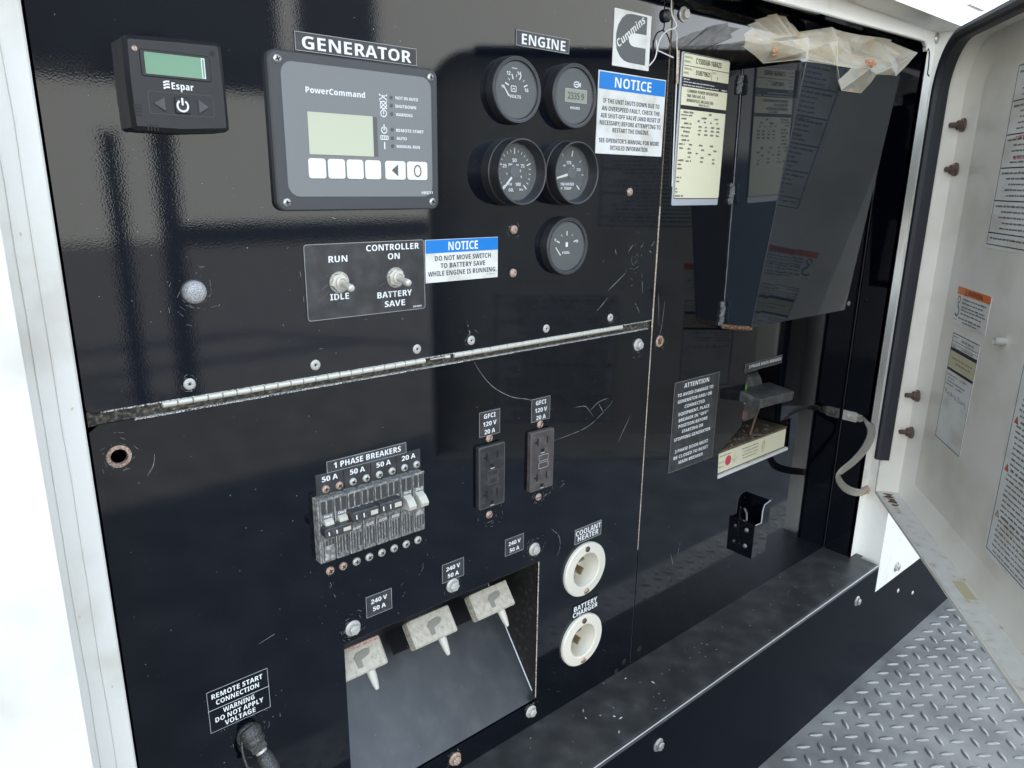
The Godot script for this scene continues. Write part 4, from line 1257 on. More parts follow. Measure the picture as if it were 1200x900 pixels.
func socket_recess() -> void:
	# recess housing: a sloping plate, two cheeks and a top behind the opening
	var o := thing("socket_recess", "sloping grey steel recess under the three 240 volt tags", "recess", Vector3(377, -589, 0))
	var slope := -0.82   # dz / dy
	var x0 := 256.0 - 377
	var x1 := 498.5 - 377
	var h := 185.0
	put(o, "sloping_plate", quad_mesh(Vector3(x0, 1, -1.0), Vector3(x1, 1, -1.0), Vector3(x1, h, slope * h), Vector3(x0, h, slope * h)), M["slope_grey"])
	var st := new_st()
	for x in [x0, x1]:
		st = new_st()
		tri(st, Vector3(x, 0, 0), Vector3(x, h, 0), Vector3(x, h, slope * h))
		put(o, "cheek", st.commit(), M["recess_wall"])
	put(o, "top_plate", quad_mesh(Vector3(x0, h - 1.5, slope * h), Vector3(x1, h - 1.5, slope * h), Vector3(x1, h - 1.5, 0), Vector3(x0, h - 1.5, 0)), M["recess_wall"])
	put(o, "worn_edge", tube([Vector3(x1 - 1.2, 3, -0.4), Vector3(x1 - 1.2, h - 3, -0.4)], 0.7, 6), M["sealant"])
	put(o, "worn_edge", tube([Vector3(x0 + 2, h - 3.0, -1.6), Vector3(x1 - 3, h - 3.0, -1.6)], 0.8, 6), M["dirt_brown"])
	put(o, "plate_edge", tube([Vector3(x1 - 1.0, 8, -7), Vector3(x1 - 1.0, h, slope * h + 0.5)], 0.9, 6), M["silver_back"])
	put(o, "drain_hole", flat(circle(x1 - 7, 6.5, 4.5, 14), 0.3), M["dark_slot"])
	# three spring lids over angled sockets, parallel to the sloping plate
	var nrm := Vector3(0, 0.634, 0.773)
	var along := Vector3(0, 0.773, -0.634)
	var turn := Basis(Vector3.RIGHT, along, nrm)
	var xs := [279.0, 362.5, 441.5]
	var labels := ["weathered cast lid of the leftmost 240 volt socket", "weathered cast lid of the middle 240 volt socket", "weathered cast lid of the rightmost 240 volt socket"]
	for i in 3:
		var w := 52.0
		var t := thing("covered_socket", labels[i], "socket", Vector3(xs[i], -438.8, -12.5), "three lidded 240 volt sockets")
		t.transform.basis = turn
		put(t, "lid", prism(rrect(0, 0, w, 28.5, 2.5), -13, 0, 1.6, true), M["cast_lid"])
		put(t, "hinge_bar", prism(rrect(0, 12.0, w - 3, 4.0, 1.0), -0.5, 1.2, 0.5), M["rusty_screw"] if i == 0 else M["cast_lid"])
		# raised hook-shaped mark
		var hook := PackedVector2Array([Vector2(-5, -8), Vector2(0, -8), Vector2(0.4, -1.5), Vector2(4, -0.6), Vector2(9, 0.6), Vector2(11.4, 3.4), Vector2(10.6, 6.2), Vector2(7, 7.2), Vector2(-3.0, 6.0), Vector2(-6.6, 2.4), Vector2(-5.6, -1.2)])
		put(t, "hook_mark", prism(hook, 0, 0.7, 0.3), M["lid_mark"])
		put(t, "stud", lathe([[2.0, 0], [1.8, 0.8], [0, 1.2]], 12), M["cast_lid"], Vector3(17.5, -4, 0))
		put(t, "pin", lathe([[4.4, 0], [4.2, 5], [3.2, 13], [2.0, 18], [0, 19]], 16), M["breaker_handle"], Vector3(8.5, -14, -7), Basis(Vector3(1, 0, 0), Vector3(0, 0, 1), Vector3(0, -1, 0)))
		put(t, "socket_body", box(Vector3(-w / 2 + 6, -10, -70), Vector3(w / 2 - 6, 14, -8)), M["soft_black"])
	var tags := [[280.4, -389.2, 308.0, -367.2], [365.4, -385.0, 392.6, -364.2], [446.6, -383.2, 473.2, -363.2]]
	var texts := ["240 V 50 A tag left of the recess", "240 V 50 A tag over the middle socket lid", "240 V 50 A tag at the right end of the recess"]
	for i in 3:
		var t: Array = tags[i]
		var cx: float = (t[0] + t[2]) / 2
		plate("socket_tag", texts[i], t[0], t[1], t[2], t[3], "label_black", [["240 V", cx, t[3] - 6.8, 4.5, 17], ["50 A", cx, t[3] - 14.8, 4.5, 13.5]], "print_white", 0.3, "label", 0.0, "240 volt tags")

func inlets() -> void:
	for i in 2:
		var y: float = [-441.7, -538.2][i]
		var o := thing("power_inlet", ["cream round power inlet below the COOLANT HEATER tag", "cream round power inlet below the BATTERY CHARGER tag"][i], "power inlet", Vector3(570.6, y, 0), "two round cream inlets")
		put(o, "flange", lathe([[34.2, 0], [34.2, 3.0], [32.8, 4.4], [22.6, 5.0], [21.2, 4.2], [20.6, -2], [20.0, -22]], 48), M["inlet_white"])
		put(o, "cup_floor", lathe([[20.2, -22], [0, -22]], 32), M["inlet_white"])
		for k in 3:
			var a := deg_to_rad(70.0 + 115.0 * k)
			put(o, "blade", box(Vector3(-1.2, -4.6, -22), Vector3(1.2, 4.6, -4)), M["brass_dull"], Vector3(-3.0 + cos(a) * 8.5, 1.5 + sin(a) * 8.5, 0), Basis(Vector3.BACK, a + 0.5))
		screw(o, Vector3(0, 27.6, 4.6), "rusty_bolt", 3.6, true, 40)
		screw(o, Vector3(1.0, -28.2, 4.6), "rusty_screw", 4.0, true, 10)
	plate("coolant_heater_tag", "tag reading COOLANT HEATER over the upper round inlet", 552, -404.8, 597.3, -385.2, "label_black", [["COOLANT", 574.9, -391.2, 6.6, 42], ["HEATER", 574.9, -398.6, 6.6, 35]], "print_white", 0.5)
	plate("battery_charger_tag", "tag reading BATTERY CHARGER between the two round inlets", 554.5, -505.4, 598.8, -486.8, "gloss_black_smooth", [["BATTERY", 575.6, -491.6, 6.4, 40], ["CHARGER", 575.6, -499.4, 6.4, 43]], "print_white", 0.0)

func remote_start() -> void:
	var o := plate("remote_start_plate", "outlined plate reading REMOTE START CONNECTION WARNING DO NOT APPLY VOLTAGE", 134.9, -436.2, 185.8, -396.8, "gloss_black_smooth", [["REMOTE START", 159.8, -402.8, 4.5, 42], ["CONNECTION", 159.6, -409.4, 4.5, 35.5], ["WARNING", 159.7, -419.0, 4.5, 26], ["DO NOT APPLY", 159.8, -425.4, 4.5, 40], ["VOLTAGE", 159.8, -431.6, 4.5, 25.5]], "print_white", 0.35)
	put(o, "divider", box(Vector3(-25.4, 1.2, 0.7), Vector3(25.4, 1.7, 0.95)), M["label_edge"])
	var c := thing("remote_start_connector", "dark capped connector sticking out below the remote start plate", "connector", Vector3(165.5, -449, 0))
	c.scale = Vector3.ONE * 0.76
	var axis := Vector3(0.25, -0.78, 0.57).normalized()
	var side := axis.cross(Vector3.UP).normalized()
	var turn := Basis(side, axis.cross(side), axis)
	put(c, "flange", lathe([[14, 0], [14, 2.5], [12, 3.5], [0, 3.5]], 24), M["connector"], Vector3(0, -6, 0))
	put(c, "collar", lathe([[0, -6], [10.5, -6], [11.5, -3], [11.5, 5], [10.8, 6], [10.8, 7], [11.3, 7.5], [11.3, 12], [9.6, 14], [0, 14]], 28), M["connector"], Vector3(0, -2, 4), turn)
	var st := new_st()
	add_prism(st, circle(0, 0, 9.8, 6), 13, 22, 1.2)
	put(c, "hex_nut", st.commit(), M["connector"], Vector3(0, -2, 4), turn)
	put(c, "ring", lathe([[6.4, 21], [6.4, 25], [5.2, 26], [4.6, 24], [0, 24]], 20), M["zinc"], Vector3(0, -2, 4), turn)
	put(c, "cable_end", lathe([[5.2, 23], [7.0, 27], [8.6, 30], [8.6, 46], [7.4, 50], [0, 50]], 20), M["connector"], Vector3(0, -2, 4), turn)
	put(c, "lanyard", tube(curve_points([Vector3(-9, -3, 5), Vector3(-12, -16, 10), Vector3(-10, -34, 16), Vector3(-4, -46, 20)], 5), 1.6, 8), M["connector"])
	put(c, "rusty_rivet", lathe([[4, 0], [3.2, 2], [0, 3]], 14), M["rust"], Vector3(-8, -40, 14))

# ---------------------------------------------------------------- right panel
func main_breaker() -> void:
	plate("main_breaker_tag", "narrow tag reading 3 PHASE MAIN BREAKER over the breaker opening", 877, -248.2, 974, -235.8, "label_black", [["3 PHASE MAIN BREAKER", 929, -241.2, 4.6, 85]], "print_white", 0.25)
	plate("attention_plate", "tall black plate headed ATTENTION beside the main breaker", 720.6, -358.3, 817.0, -236.6, "label_black", [["ATTENTION", 767, -243.6, 6.0, 53], ["TO AVOID DAMAGE TO", 766, -254.8, 4.4, 76], ["GENERATOR AND/ OR", 766, -263.4, 4.4, 73], ["CONNECTED", 766, -271.9, 4.4, 43], ["EQUIPMENT, PLACE", 766, -280.6, 4.4, 66], ["BREAKER IN \"OFF\"", 766, -289.0, 4.4, 63], ["POSITION BEFORE", 766, -297.2, 4.4, 62], ["STARTING OR", 766, -305.5, 4.4, 46], ["STOPPING GENERATOR", 767, -314.2, 4.4, 78], ["3 PHASE DOOR MUST", 767, -331.0, 4.4, 72], ["BE CLOSED TO RESET", 767, -339.6, 4.4, 75], ["MAIN BREAKER", 767.5, -347.8, 4.4, 53]], "print_white", 0.25, "sign")
	var o := thing("main_breaker", "grey moulded main breaker set back in the panel opening with its handle out", "circuit breaker", Vector3(930, -320, 0))
	var cx := -930.0
	var cy := 320.0
	put(o, "cavity", box(Vector3(820 + cx, -405 + cy, -75), Vector3(1035 + cx, -240 + cy, -70)), M["dark_slot"])
	var st := new_st()
	for q in [[820, -405, 820, -240], [1035, -405, 1035, -240]]:
		add_box(st, Vector3(q[0] + cx - 1, -405 + cy, -72), Vector3(q[0] + cx + 1, -240 + cy, -4))
	add_box(st, Vector3(820 + cx, -240 + cy, -72), Vector3(1035 + cx, -238 + cy, -4))
	add_box(st, Vector3(820 + cx, -407 + cy, -72), Vector3(1035 + cx, -405 + cy, -4))
	put(o, "cavity_walls", st.commit(), M["dark_slot"])
	# lower body with dusty ledge and cream label
	put(o, "base_body", box(Vector3(836 + cx, -393 + cy, -62), Vector3(1017 + cx, -359 + cy, -3)), M["smoke_plastic"])
	put(o, "dusty_ledge", box(Vector3(835 + cx, -359 + cy, -62), Vector3(1018 + cx, -356.5 + cy, -2)), M["dirt_brown"])
	st = new_st()
	for i in 40:
		var c := Vector3(rng.randf_range(860, 1000) + cx, -356.5 + cy, rng.randf_range(-45, -6))
		var r := rng.randf_range(2.0, 6.0)
		var top := c + Vector3(0, r * 0.6, 0)
		for k in 6:
			tri(st, c + Vector3(cos(k) * r, 0, sin(k) * r), top, c + Vector3(cos(k + 1.05) * r, 0, sin(k + 1.05) * r))
	put(o, "debris", st.commit(), M["dirt_brown"]).set_meta("kind", "stuff")
	var lb := put(o, "rating_label", prism(box2(837 + cx, -389.5 + cy, 1016 + cx, -360 + cy, 2), -3, -2.2, 0.2), M["label_cream"])
	put(lb, "red_dot", flat(circle(862 + cx, -375 + cy, 7.5, 24), -2.05), M["label_red"])
	print_rows(lb, [[840 + cx, 868 + cx, -364.5 + cy, 1.8], [840 + cx, 852 + cx, -374 + cy, 1.6], [840 + cx, 852 + cx, -381 + cy, 1.6], [895 + cx, 940 + cx, -366 + cy, 1.8], [900 + cx, 938 + cx, -371 + cy, 1.8], [897 + cx, 940 + cx, -376 + cy, 1.8], [900 + cx, 936 + cx, -381 + cy, 1.8]], M["print_grey"], -2.0)
	st = new_st()
	stroke([Vector2(950 + cx, -379 + cy), Vector2(951 + cx, -370 + cy), Vector2(955 + cx, -366 + cy), Vector2(956 + cx, -374 + cy), Vector2(952 + cx, -384 + cy)], 3.0, -2.0, st)
	for k in 4:
		stroke([Vector2(876 + cx, -379 + cy), Vector2(880 + cx + cos(k * 1.6) * 7, -375 + cy + sin(k * 1.6) * 7)], 1.4, -1.98 + k * 0.01, st)
	put(lb, "pictogram", st.commit(), M["label_tan"])
	put(o, "label_lip", box(Vector3(836 + cx, -395.5 + cy, -4), Vector3(1022 + cx, -391.5 + cy, 1.2)), M["label_white"])
	# rounded hood, handle slab and its foot
	st = new_st()
	var hood := PackedVector2Array()   # in (z, y)
	for i in 9:
		var a := PI / 2 * i / 8
		hood.append(Vector2(-38 + 32 * sin(a), -284 + cy + 33 * cos(a)))
	hood.append(Vector2(-6, -300 + cy))
	hood.append(Vector2(-14, -330 + cy))
	hood.append(Vector2(-60, -330 + cy))
	hood.append(Vector2(-60, -251 + cy))
	var hx0 := 886 + cx
	var hx1 := 940 + cx
	for i in hood.size():
		var a := hood[i]
		var b := hood[(i + 1) % hood.size()]
		quad(st, Vector3(hx0, b.y, b.x), Vector3(hx1, b.y, b.x), Vector3(hx1, a.y, a.x), Vector3(hx0, a.y, a.x))
	for x in [hx0, hx1]:
		for i in range(1, hood.size() - 1):
			tri(st, Vector3(x, hood[0].y, hood[0].x), Vector3(x, hood[i].y, hood[i].x), Vector3(x, hood[i + 1].y, hood[i + 1].x))
	put(o, "hood", st.commit(), M["smoke_plastic"])
	put(o, "handle", prism(PackedVector2Array([Vector2(-44, -6), Vector2(44, -10), Vector2(44, 4), Vector2(-44, 8)]), -8, 34, 2.0, true), M["smoke_plastic"], Vector3(-14, 38, 0), Basis(Vector3.RIGHT, 0.12))
	put(o, "handle_stem", box(Vector3(-40, -2, -30), Vector3(-8, 36, -2)), M["smoke_plastic"])
	put(o, "bent_foot", tube([Vector3(12, 30, -4), Vector3(2, -8, -8), Vector3(-14, -28, -4), Vector3(14, -34, 0)], 2.0, 8), M["rusty_bolt"])
	put(o, "position_flag", flat(PackedVector2Array([Vector2(-48, 40), Vector2(-38, 40), Vector2(-42, 54)]), -1.5), M["green_flag"])
	put(o, "position_flag", flat(box2(-47, 24, -39, 38), -1.5), M["hmi_key"])
	put(o, "position_flag", flat(box2(-48, 2, -40, 14), -1.6), M["label_red"])

func nameplate() -> void:
	var o := thing("rating_nameplate", "tall cream rating nameplate with black bands between the seam and the pocket", "nameplate", Vector3(736, 63, 0))
	var cx := -736.0
	var cy := -63.0
	put(o, "backing", prism(box2(689.5 + cx, -21 + cy, 778.5 + cx, 141.5 + cy, 2), 0, 1.0, 0.2), M["silver_back"])
	put(o, "plate", prism(box2(691.8 + cx, -13 + cy, 778.5 + cx, 140.4 + cy, 2.5), 1.0, 1.6, 0.2), M["label_cream"])
	put(o, "plate_border", frame_line(box2(691.2 + cx, -13.4 + cy, 779.0 + cx, 140.9 + cy, 2.5), 0.7, 1.75), M["print_black"])
	var z := 1.8
	put(o, "black_band", flat(box2(692 + cx, 106.4 + cy, 778 + cx, 116.4 + cy), z), M["print_black"])
	put(o, "black_band", flat(box2(692 + cx, 83.2 + cy, 778 + cx, 87.4 + cy), z), M["print_black"])
	var st := new_st()
	stroke([Vector2(693 + cx, 128 + cy), Vector2(778 + cx, 128 + cy)], 0.6, z, st)
	stroke([Vector2(745 + cx, 128 + cy), Vector2(745 + cx, 117 + cy)], 0.6, z + 0.02, st)
	put(o, "rule_line", st.commit(), M["print_black"])
	letters(o, [["C150D6B-168423", 738 + cx, 134.4 + cy, 5.6, 48], ["D180719625", 729 + cx, 122.4 + cy, 5.0, 27], ["7", 756 + cx, 119.4 + cy, 3.6, 2.4], ["MODEL No.", 700.8 + cx, 136.6 + cy, 2.0, 14], ["MODELE", 699 + cx, 132.2 + cy, 2.0, 11], ["SERIAL No.", 700.8 + cx, 125 + cy, 2.0, 14], ["SERIE", 698 + cx, 120.6 + cy, 2.0, 9], ["SPEC", 750 + cx, 125.2 + cy, 1.8, 7], ["CUMMINS POWER GENERATION", 731 + cx, 102.6 + cy, 3.2, 58], ["1400 73RD AVE. N.E.", 719 + cx, 97.8 + cy, 3.2, 35], ["MINNEAPOLIS, MN 55432 USA", 727 + cx, 93.0 + cy, 3.2, 50], ["MADE IN U.S.A", 735 + cx, 86.9 + cy + 2.4, 2.2, 20]], M["print_black"], z)
	print_rows(o, [[694 + cx, 706 + cx, 114.4 + cy, 1.4], [694 + cx, 752 + cx, 111.6 + cy, 1.4], [694 + cx, 760 + cx, 108.4 + cy, 1.4], [766 + cx, 776 + cx, 108.4 + cy, 1.8]], M["print_white"], z + 0.05, "reversed_print")
	var rows := []
	for r in [[698, 716, 80.6], [745, 752, 80.4], [694, 714, 77.6], [732, 742, 76], [757, 764, 76.4], [695, 704, 73.6], [725, 729, 72.4], [737, 741, 72], [749, 753, 72], [761, 765, 72], [700, 714, 68.8], [695, 714, 64.4], [700, 714, 60], [697, 710, 55.6], [698, 712, 51], [694, 704, 46.6], [712, 718, 46.6], [731, 738, 46.4], [752, 759, 46.2], [695, 703, 42.4], [710, 718, 42], [736, 742, 41.4], [760, 766, 41], [711, 718, 37.6], [726, 732, 37.4], [750, 756, 37], [711, 718, 33.2], [736, 742, 32.8], [759, 764, 31.4], [694, 704, 29], [708, 718, 28.6], [735, 741, 28.4], [759, 764, 27.2], [694, 700, 24.6], [694, 702, 20], [693.5, 702, 10.4], [693.5, 699, 6], [693, 696, -2], [693, 697, -5.4], [693, 708, -10]]:
		rows.append([r[0] + cx, r[1] + cx, r[2] + cy, 2.4])
	for yy in [64.6, 60.2, 68.6]:
		for xx in [731, 743, 755, 766]:
			rows.append([xx - 3.5 + cx, xx + 2.5 + cx, yy + cy - 2.0, 2.4])
	print_rows(o, rows, M["print_grey"], z)

func document_box() -> void:
	var o := thing("document_pocket", "open-topped glossy black sheet metal document pocket leaning out from the panel", "document pocket", Vector3(935, -20, 0))
	var ox := -935.0
	var oy := 20.0
	var a := Vector3(807 + ox, 135.3 + oy, 80.6)     # front, top left
	var b := Vector3(1017.6 + ox, 140.5 + oy, 92.6)    # front, top right
	var c := Vector3(1041.8 + ox, -169.1 + oy, 51.6) # front, bottom right
	var d := Vector3(814 + ox, -170.7 + oy, 41.6)    # front, bottom left
	var back := Vector3(0, 0, -2.0)
	var st := new_st()
	quad(st, d, c, b, a)
	quad(st, a + back, b + back, c + back, d + back)
	quad(st, a, b, b + back, a + back)
	put(o, "front_plate", st.commit(), M["box_black"])
	st = new_st()
	var a0 := Vector3(a.x, a.y, 0.2)
	var d0 := Vector3(d.x, d.y, 0.2)
	var b0 := Vector3(b.x, b.y, 0.2)
	var c0 := Vector3(c.x, c.y, 0.2)
	quad(st, d0, d, a, a0)
	var e := Vector3(1.6, 0, 0)
	quad(st, a0 + e, a + e, d + e, d0 + e)
	put(o, "left_cheek", st.commit(), M["box_black"])
	st = new_st()
	quad(st, c, c0, b0, b)
	quad(st, b - e, b0 - e, c0 - e, c - e)
	put(o, "right_cheek", st.commit(), M["box_black"])
	put(o, "bottom_plate", quad_mesh(d0, c0, c, d), M["box_black"])
	put(o, "folded_edge", tube([d + Vector3(0.4, 0, -0.2), a + Vector3(0.4, 0, -0.2)], 1.0, 8), M["box_black"])
	# weld bead between cheek and panel, with three blobs and a rusty foot
	var pts := []
	for i in 30:
		var t := i / 29.0
		pts.append(a0.lerp(d0, t) + Vector3(-1.2 + rng.randf_range(-0.3, 0.3), 0, 0.8))
	put(o, "weld_bead", tube(pts, 0.8, 6), M["weld"])
	for q in [[118.0, 17.0], [-8.0, 20.0], [-158.0, 26.0]]:
		st = new_st()
		var bp := []
		for i in 9:
			bp.append(Vector3(-133 + (135 - q[0]) * 0.022 + rng.randf_range(-1.2, 1.2), q[0] + oy + (i - 4) * q[1] / 8.0, 1.4))
		add_tube(st, bp, 3.0, 8)
		for i in 9:
			var p: Vector3 = bp[i]
			add_lathe(st, [[3.4, -1], [2.6, 2.4], [0, 3.6 + rng.randf()]], 8, p + Vector3(rng.randf_range(-1, 1), 0, 0))
		put(o, "weld_blob", st.commit(), M["weld"])
	put(o, "rusty_weld", tube([d0 + Vector3(-3, -4, 2), d0 + Vector3(0, -3.5, 20), d + Vector3(1, -1.5, -4), d + Vector3(3, -1, 0)], 3.2, 8), M["rust"])

# a film of few large flat facets: rim and inner points in mm, triangulated across the panel plane
func film(rim_: Array, inner_: Array, seed_: int, jitter: float) -> ArrayMesh:
	var r := RandomNumberGenerator.new()
	r.seed = seed_
	var pts: Array = rim_.duplicate()
	pts.append_array(inner_)
	var rim2 := PackedVector2Array()
	for p in rim_:
		rim2.append(Vector2(p.x, p.y))
	var all := PackedVector2Array()
	for p in pts:
		all.append(Vector2(p.x, p.y))
	var t := Geometry2D.triangulate_delaunay(all)
	var mids := {}
	var st := new_st()
	for i in range(0, t.size(), 3):
		var k := [t[i], t[i + 1], t[i + 2]]
		if not Geometry2D.is_point_in_polygon((all[k[0]] + all[k[1]] + all[k[2]]) / 3.0, rim2):
			continue
		if (all[k[1]] - all[k[0]]).cross(all[k[2]] - all[k[0]]) < 0:
			k = [k[0], k[2], k[1]]
		# split every edge once at a shared, slightly displaced midpoint so that long facets bend
		var m := []
		for e in 3:
			var a: int = k[e]
			var b: int = k[(e + 1) % 3]
			var key := "%d_%d" % [mini(a, b), maxi(a, b)]
			if not mids.has(key):
				mids[key] = (pts[a] + pts[b]) / 2.0 + Vector3(0, 0, r.randf_range(-jitter, jitter))
			m.append(mids[key])
		tri(st, pts[k[0]], m[0], m[2])
		tri(st, m[0], pts[k[1]], m[1])
		tri(st, m[2], m[1], pts[k[2]])
		tri(st, m[0], m[1], m[2])
	return st.commit()

func plastic_bag() -> void:
	var o := thing("plastic_bag", "crumpled clear plastic bag stuffed into the top of the document pocket", "bag", Vector3(900, 135, 0))
	var off := Vector3(-900, -135, 0)
	var sh := func(list: Array) -> Array:
		var out := []
		for p in list:
			out.append(p + off)
		return out
	var A := Vector3(731, 143.9, 50)
	var B := Vector3(728.8, 157, 50)
	var Cc := Vector3(776, 180, 30)
	var Dd := Vector3(814, 191, 30)
	var E := Vector3(838.9, 188, 30)
	var F := Vector3(817.6, 169.2, 50)
	var G := Vector3(816.5, 162.3, 75)
	var H := Vector3(892.9, 184.4, 60)
	var I := Vector3(940, 186.9, 50)
	var J := Vector3(1030, 192, 50)
	var K := Vector3(1064, 192, 55)
	var Ll := Vector3(1048.7, 187.3, 60)
	var Mm := Vector3(1055.3, 170.7, 94)
	var N := Vector3(997.3, 137.2, 96.5)
	var O := Vector3(949.0, 134.7, 94.5)
	var P := Vector3(922.5, 111.4, 91)
	var Q := Vector3(876.5, 110.5, 89.5)
	var R := Vector3(861.9, 136.9, 88)
	var S := Vector3(802.1, 137.2, 83)
	var T := Vector3(753.9, 130.1, 60)
	var U := Vector3(868, 164, 82)
	var V := Vector3(950, 160, 60)
	var Wv := Vector3(1005, 156, 84)
	var X := Vector3(922, 138, 98)
	var Y := Vector3(880, 146, 72)
	var Z1 := Vector3(757, 150, 72)
	var Z2 := Vector3(792, 156, 70)
	var Z3 := Vector3(792, 143, 88)
	put(o, "front_film", film(sh.call([A, T, S, R, Q, P, O, N, Mm, Ll, K, J, I, H, G, F, B]), sh.call([U, V, Wv, X, Y, Z1, Z2, Z3, Vector3(830, 150, 66), Vector3(985, 172, 46), Vector3(910, 172, 48), Vector3(980, 145, 98), Vector3(905, 126, 93), Vector3(845, 158, 84), Vector3(1032, 162, 80)]), 5, 2.5), M["bag_film"])
	put(o, "back_film", film(sh.call([A + Vector3(4, 3, -8), S + Vector3(0, 6, -16), R + Vector3(0, 10, -22), O + Vector3(0, 12, -20), N + Vector3(-6, 10, -16), Mm + Vector3(-16, -2, -14), K + Vector3(-6, -3, -10), J + Vector3(0, -2, -6), I + Vector3(0, -4, -6), H + Vector3(0, -3, -12), G + Vector3(0, -2, -20), F + Vector3(-3, -1, -8)]), sh.call([Vector3(850, 160, 56), Vector3(900, 158, 40), Vector3(960, 170, 36), Vector3(1010, 170, 52)]), 9, 3.0), M["bag_film"])
	# gathered neck: pleats fanning up from the knot
	var st := new_st()
	var tip := [B, Vector3(748, 170, 40), Cc, Vector3(795, 187, 34), Dd, E, Vector3(834, 178, 36), F]
	var root := [Vector3(745, 150, 64), Vector3(757, 153, 66), Vector3(769, 156, 67), Vector3(780, 158, 68), Vector3(792, 160, 68), Vector3(804, 161, 68), Vector3(811, 162, 68), G]
	for i in 7:
		var ridge_a: Vector3 = ((root[i] + root[i + 1]) / 2.0 + Vector3(0, 0, 5)) + off
		var ridge_b: Vector3 = ((tip[i] + tip[i + 1]) / 2.0 + Vector3(0, 0, 8)) + off
		quad(st, root[i] + off, ridge_a, ridge_b, tip[i] + off)
		quad(st, ridge_a, root[i + 1] + off, tip[i + 1] + off, ridge_b)
	put(o, "gathered_neck", st.commit(), M["bag_film"])
	var creases := new_st()
	for cr in [[H, U, R], [U, V, Wv], [Mm, Vector3(980, 145, 98), X, R], [Z1, Z2, G], [Z3, Z2], [H, Vector3(910, 172, 48), V], [N, Mm, Ll, K], [T, S, R], [R, Q, P, O]]:
		add_tube(creases, sh.call(cr), 0.3, 5)
	put(o, "crease_folds", creases.commit(), M["bag_crease"])
	put(o, "folded_papers", film(sh.call([Vector3(842, 142, 62), Vector3(900, 138, 66), Vector3(980, 143, 66), Vector3(998, 158, 60), Vector3(960, 168, 50), Vector3(900, 162, 50), Vector3(855, 154, 58)]), sh.call([Vector3(925, 152, 68), Vector3(965, 156, 66)]), 21, 2.0), M["bag_paper"])
	for q in [[Vector3(759, 141, 70), 6.0, 4.5, 31], [Vector3(922, 144, 97), 15.0, 4.5, 32], [Vector3(902, 113.5, 88), 9.0, 1.6, 33], [Vector3(750, 152, 60), 3.0, 2.0, 34]]:
		var blob := []
		for k in 11:
			var a := TAU * k / 11
			blob.append(q[0] + off + Vector3(cos(a) * q[1] * rng.randf_range(0.6, 1.3), sin(a) * q[2] * rng.randf_range(0.6, 1.3), 1.0))
		put(o, "rust_stain", film(blob, [q[0] + off + Vector3(0, 0, 3)], q[3], 1.0), M["bag_stain"])

func latch_bracket() -> void:
	var o := thing("door_latch_keeper", "small black steel latch keeper box low on the right panel", "latch", Vector3(932, -500, 0))
	var x0 := -19.5
	var x1 := 19.5
	var y0 := -39.0
	var st := new_st()
	add_box(st, Vector3(x0, y0, 0), Vector3(x0 + 1.6, 17, 21.6))
	put(o, "left_cheek", st.commit(), M["gloss_black_right"])
	st = new_st()
	add_prism(st, PackedVector2Array([Vector2(x0 + 1.6, y0), Vector2(x1, y0), Vector2(x1, 46), Vector2(x0 + 30, 46), Vector2(x0 + 22, 43), Vector2(x0 + 19, 36), Vector2(x0 + 18, 14), Vector2(x0 + 1.6, 14)]), 20, 21.6, 0.3, true)
	put(o, "front_plate", st.commit(), M["gloss_black_right"])
	put(o, "right_cheek", box(Vector3(x1 - 1.6, y0, 0), Vector3(x1, 46, 20)), M["gloss_black_right"])
	put(o, "worn_lip", tube([Vector3(x0 + 1, 16.5, 1), Vector3(x0 + 1, 15.5, 21), Vector3(x0 + 18, 15, 21.4), Vector3(x0 + 18.6, 36, 21.4), Vector3(x0 + 22, 43.5, 21.4), Vector3(x1 - 1, 46.5, 21.4)], 0.9, 6), M["label_edge"])
	put(o, "bent_tab", tube([Vector3(x0 + 3, 18, 6), Vector3(x0 + 2, 30, 5), Vector3(x0 - 2, 38, 3)], 1.4, 6), M["steel"])
	for p in [[4, 0.0], [-22, 0.0]]:
		put(o, "rivet", lathe([[3.6, 0], [3.0, 1.4], [0, 2.2]], 14), M["steel"], Vector3(x0, p[0], 9), Basis(Vector3.UP, -PI / 2))

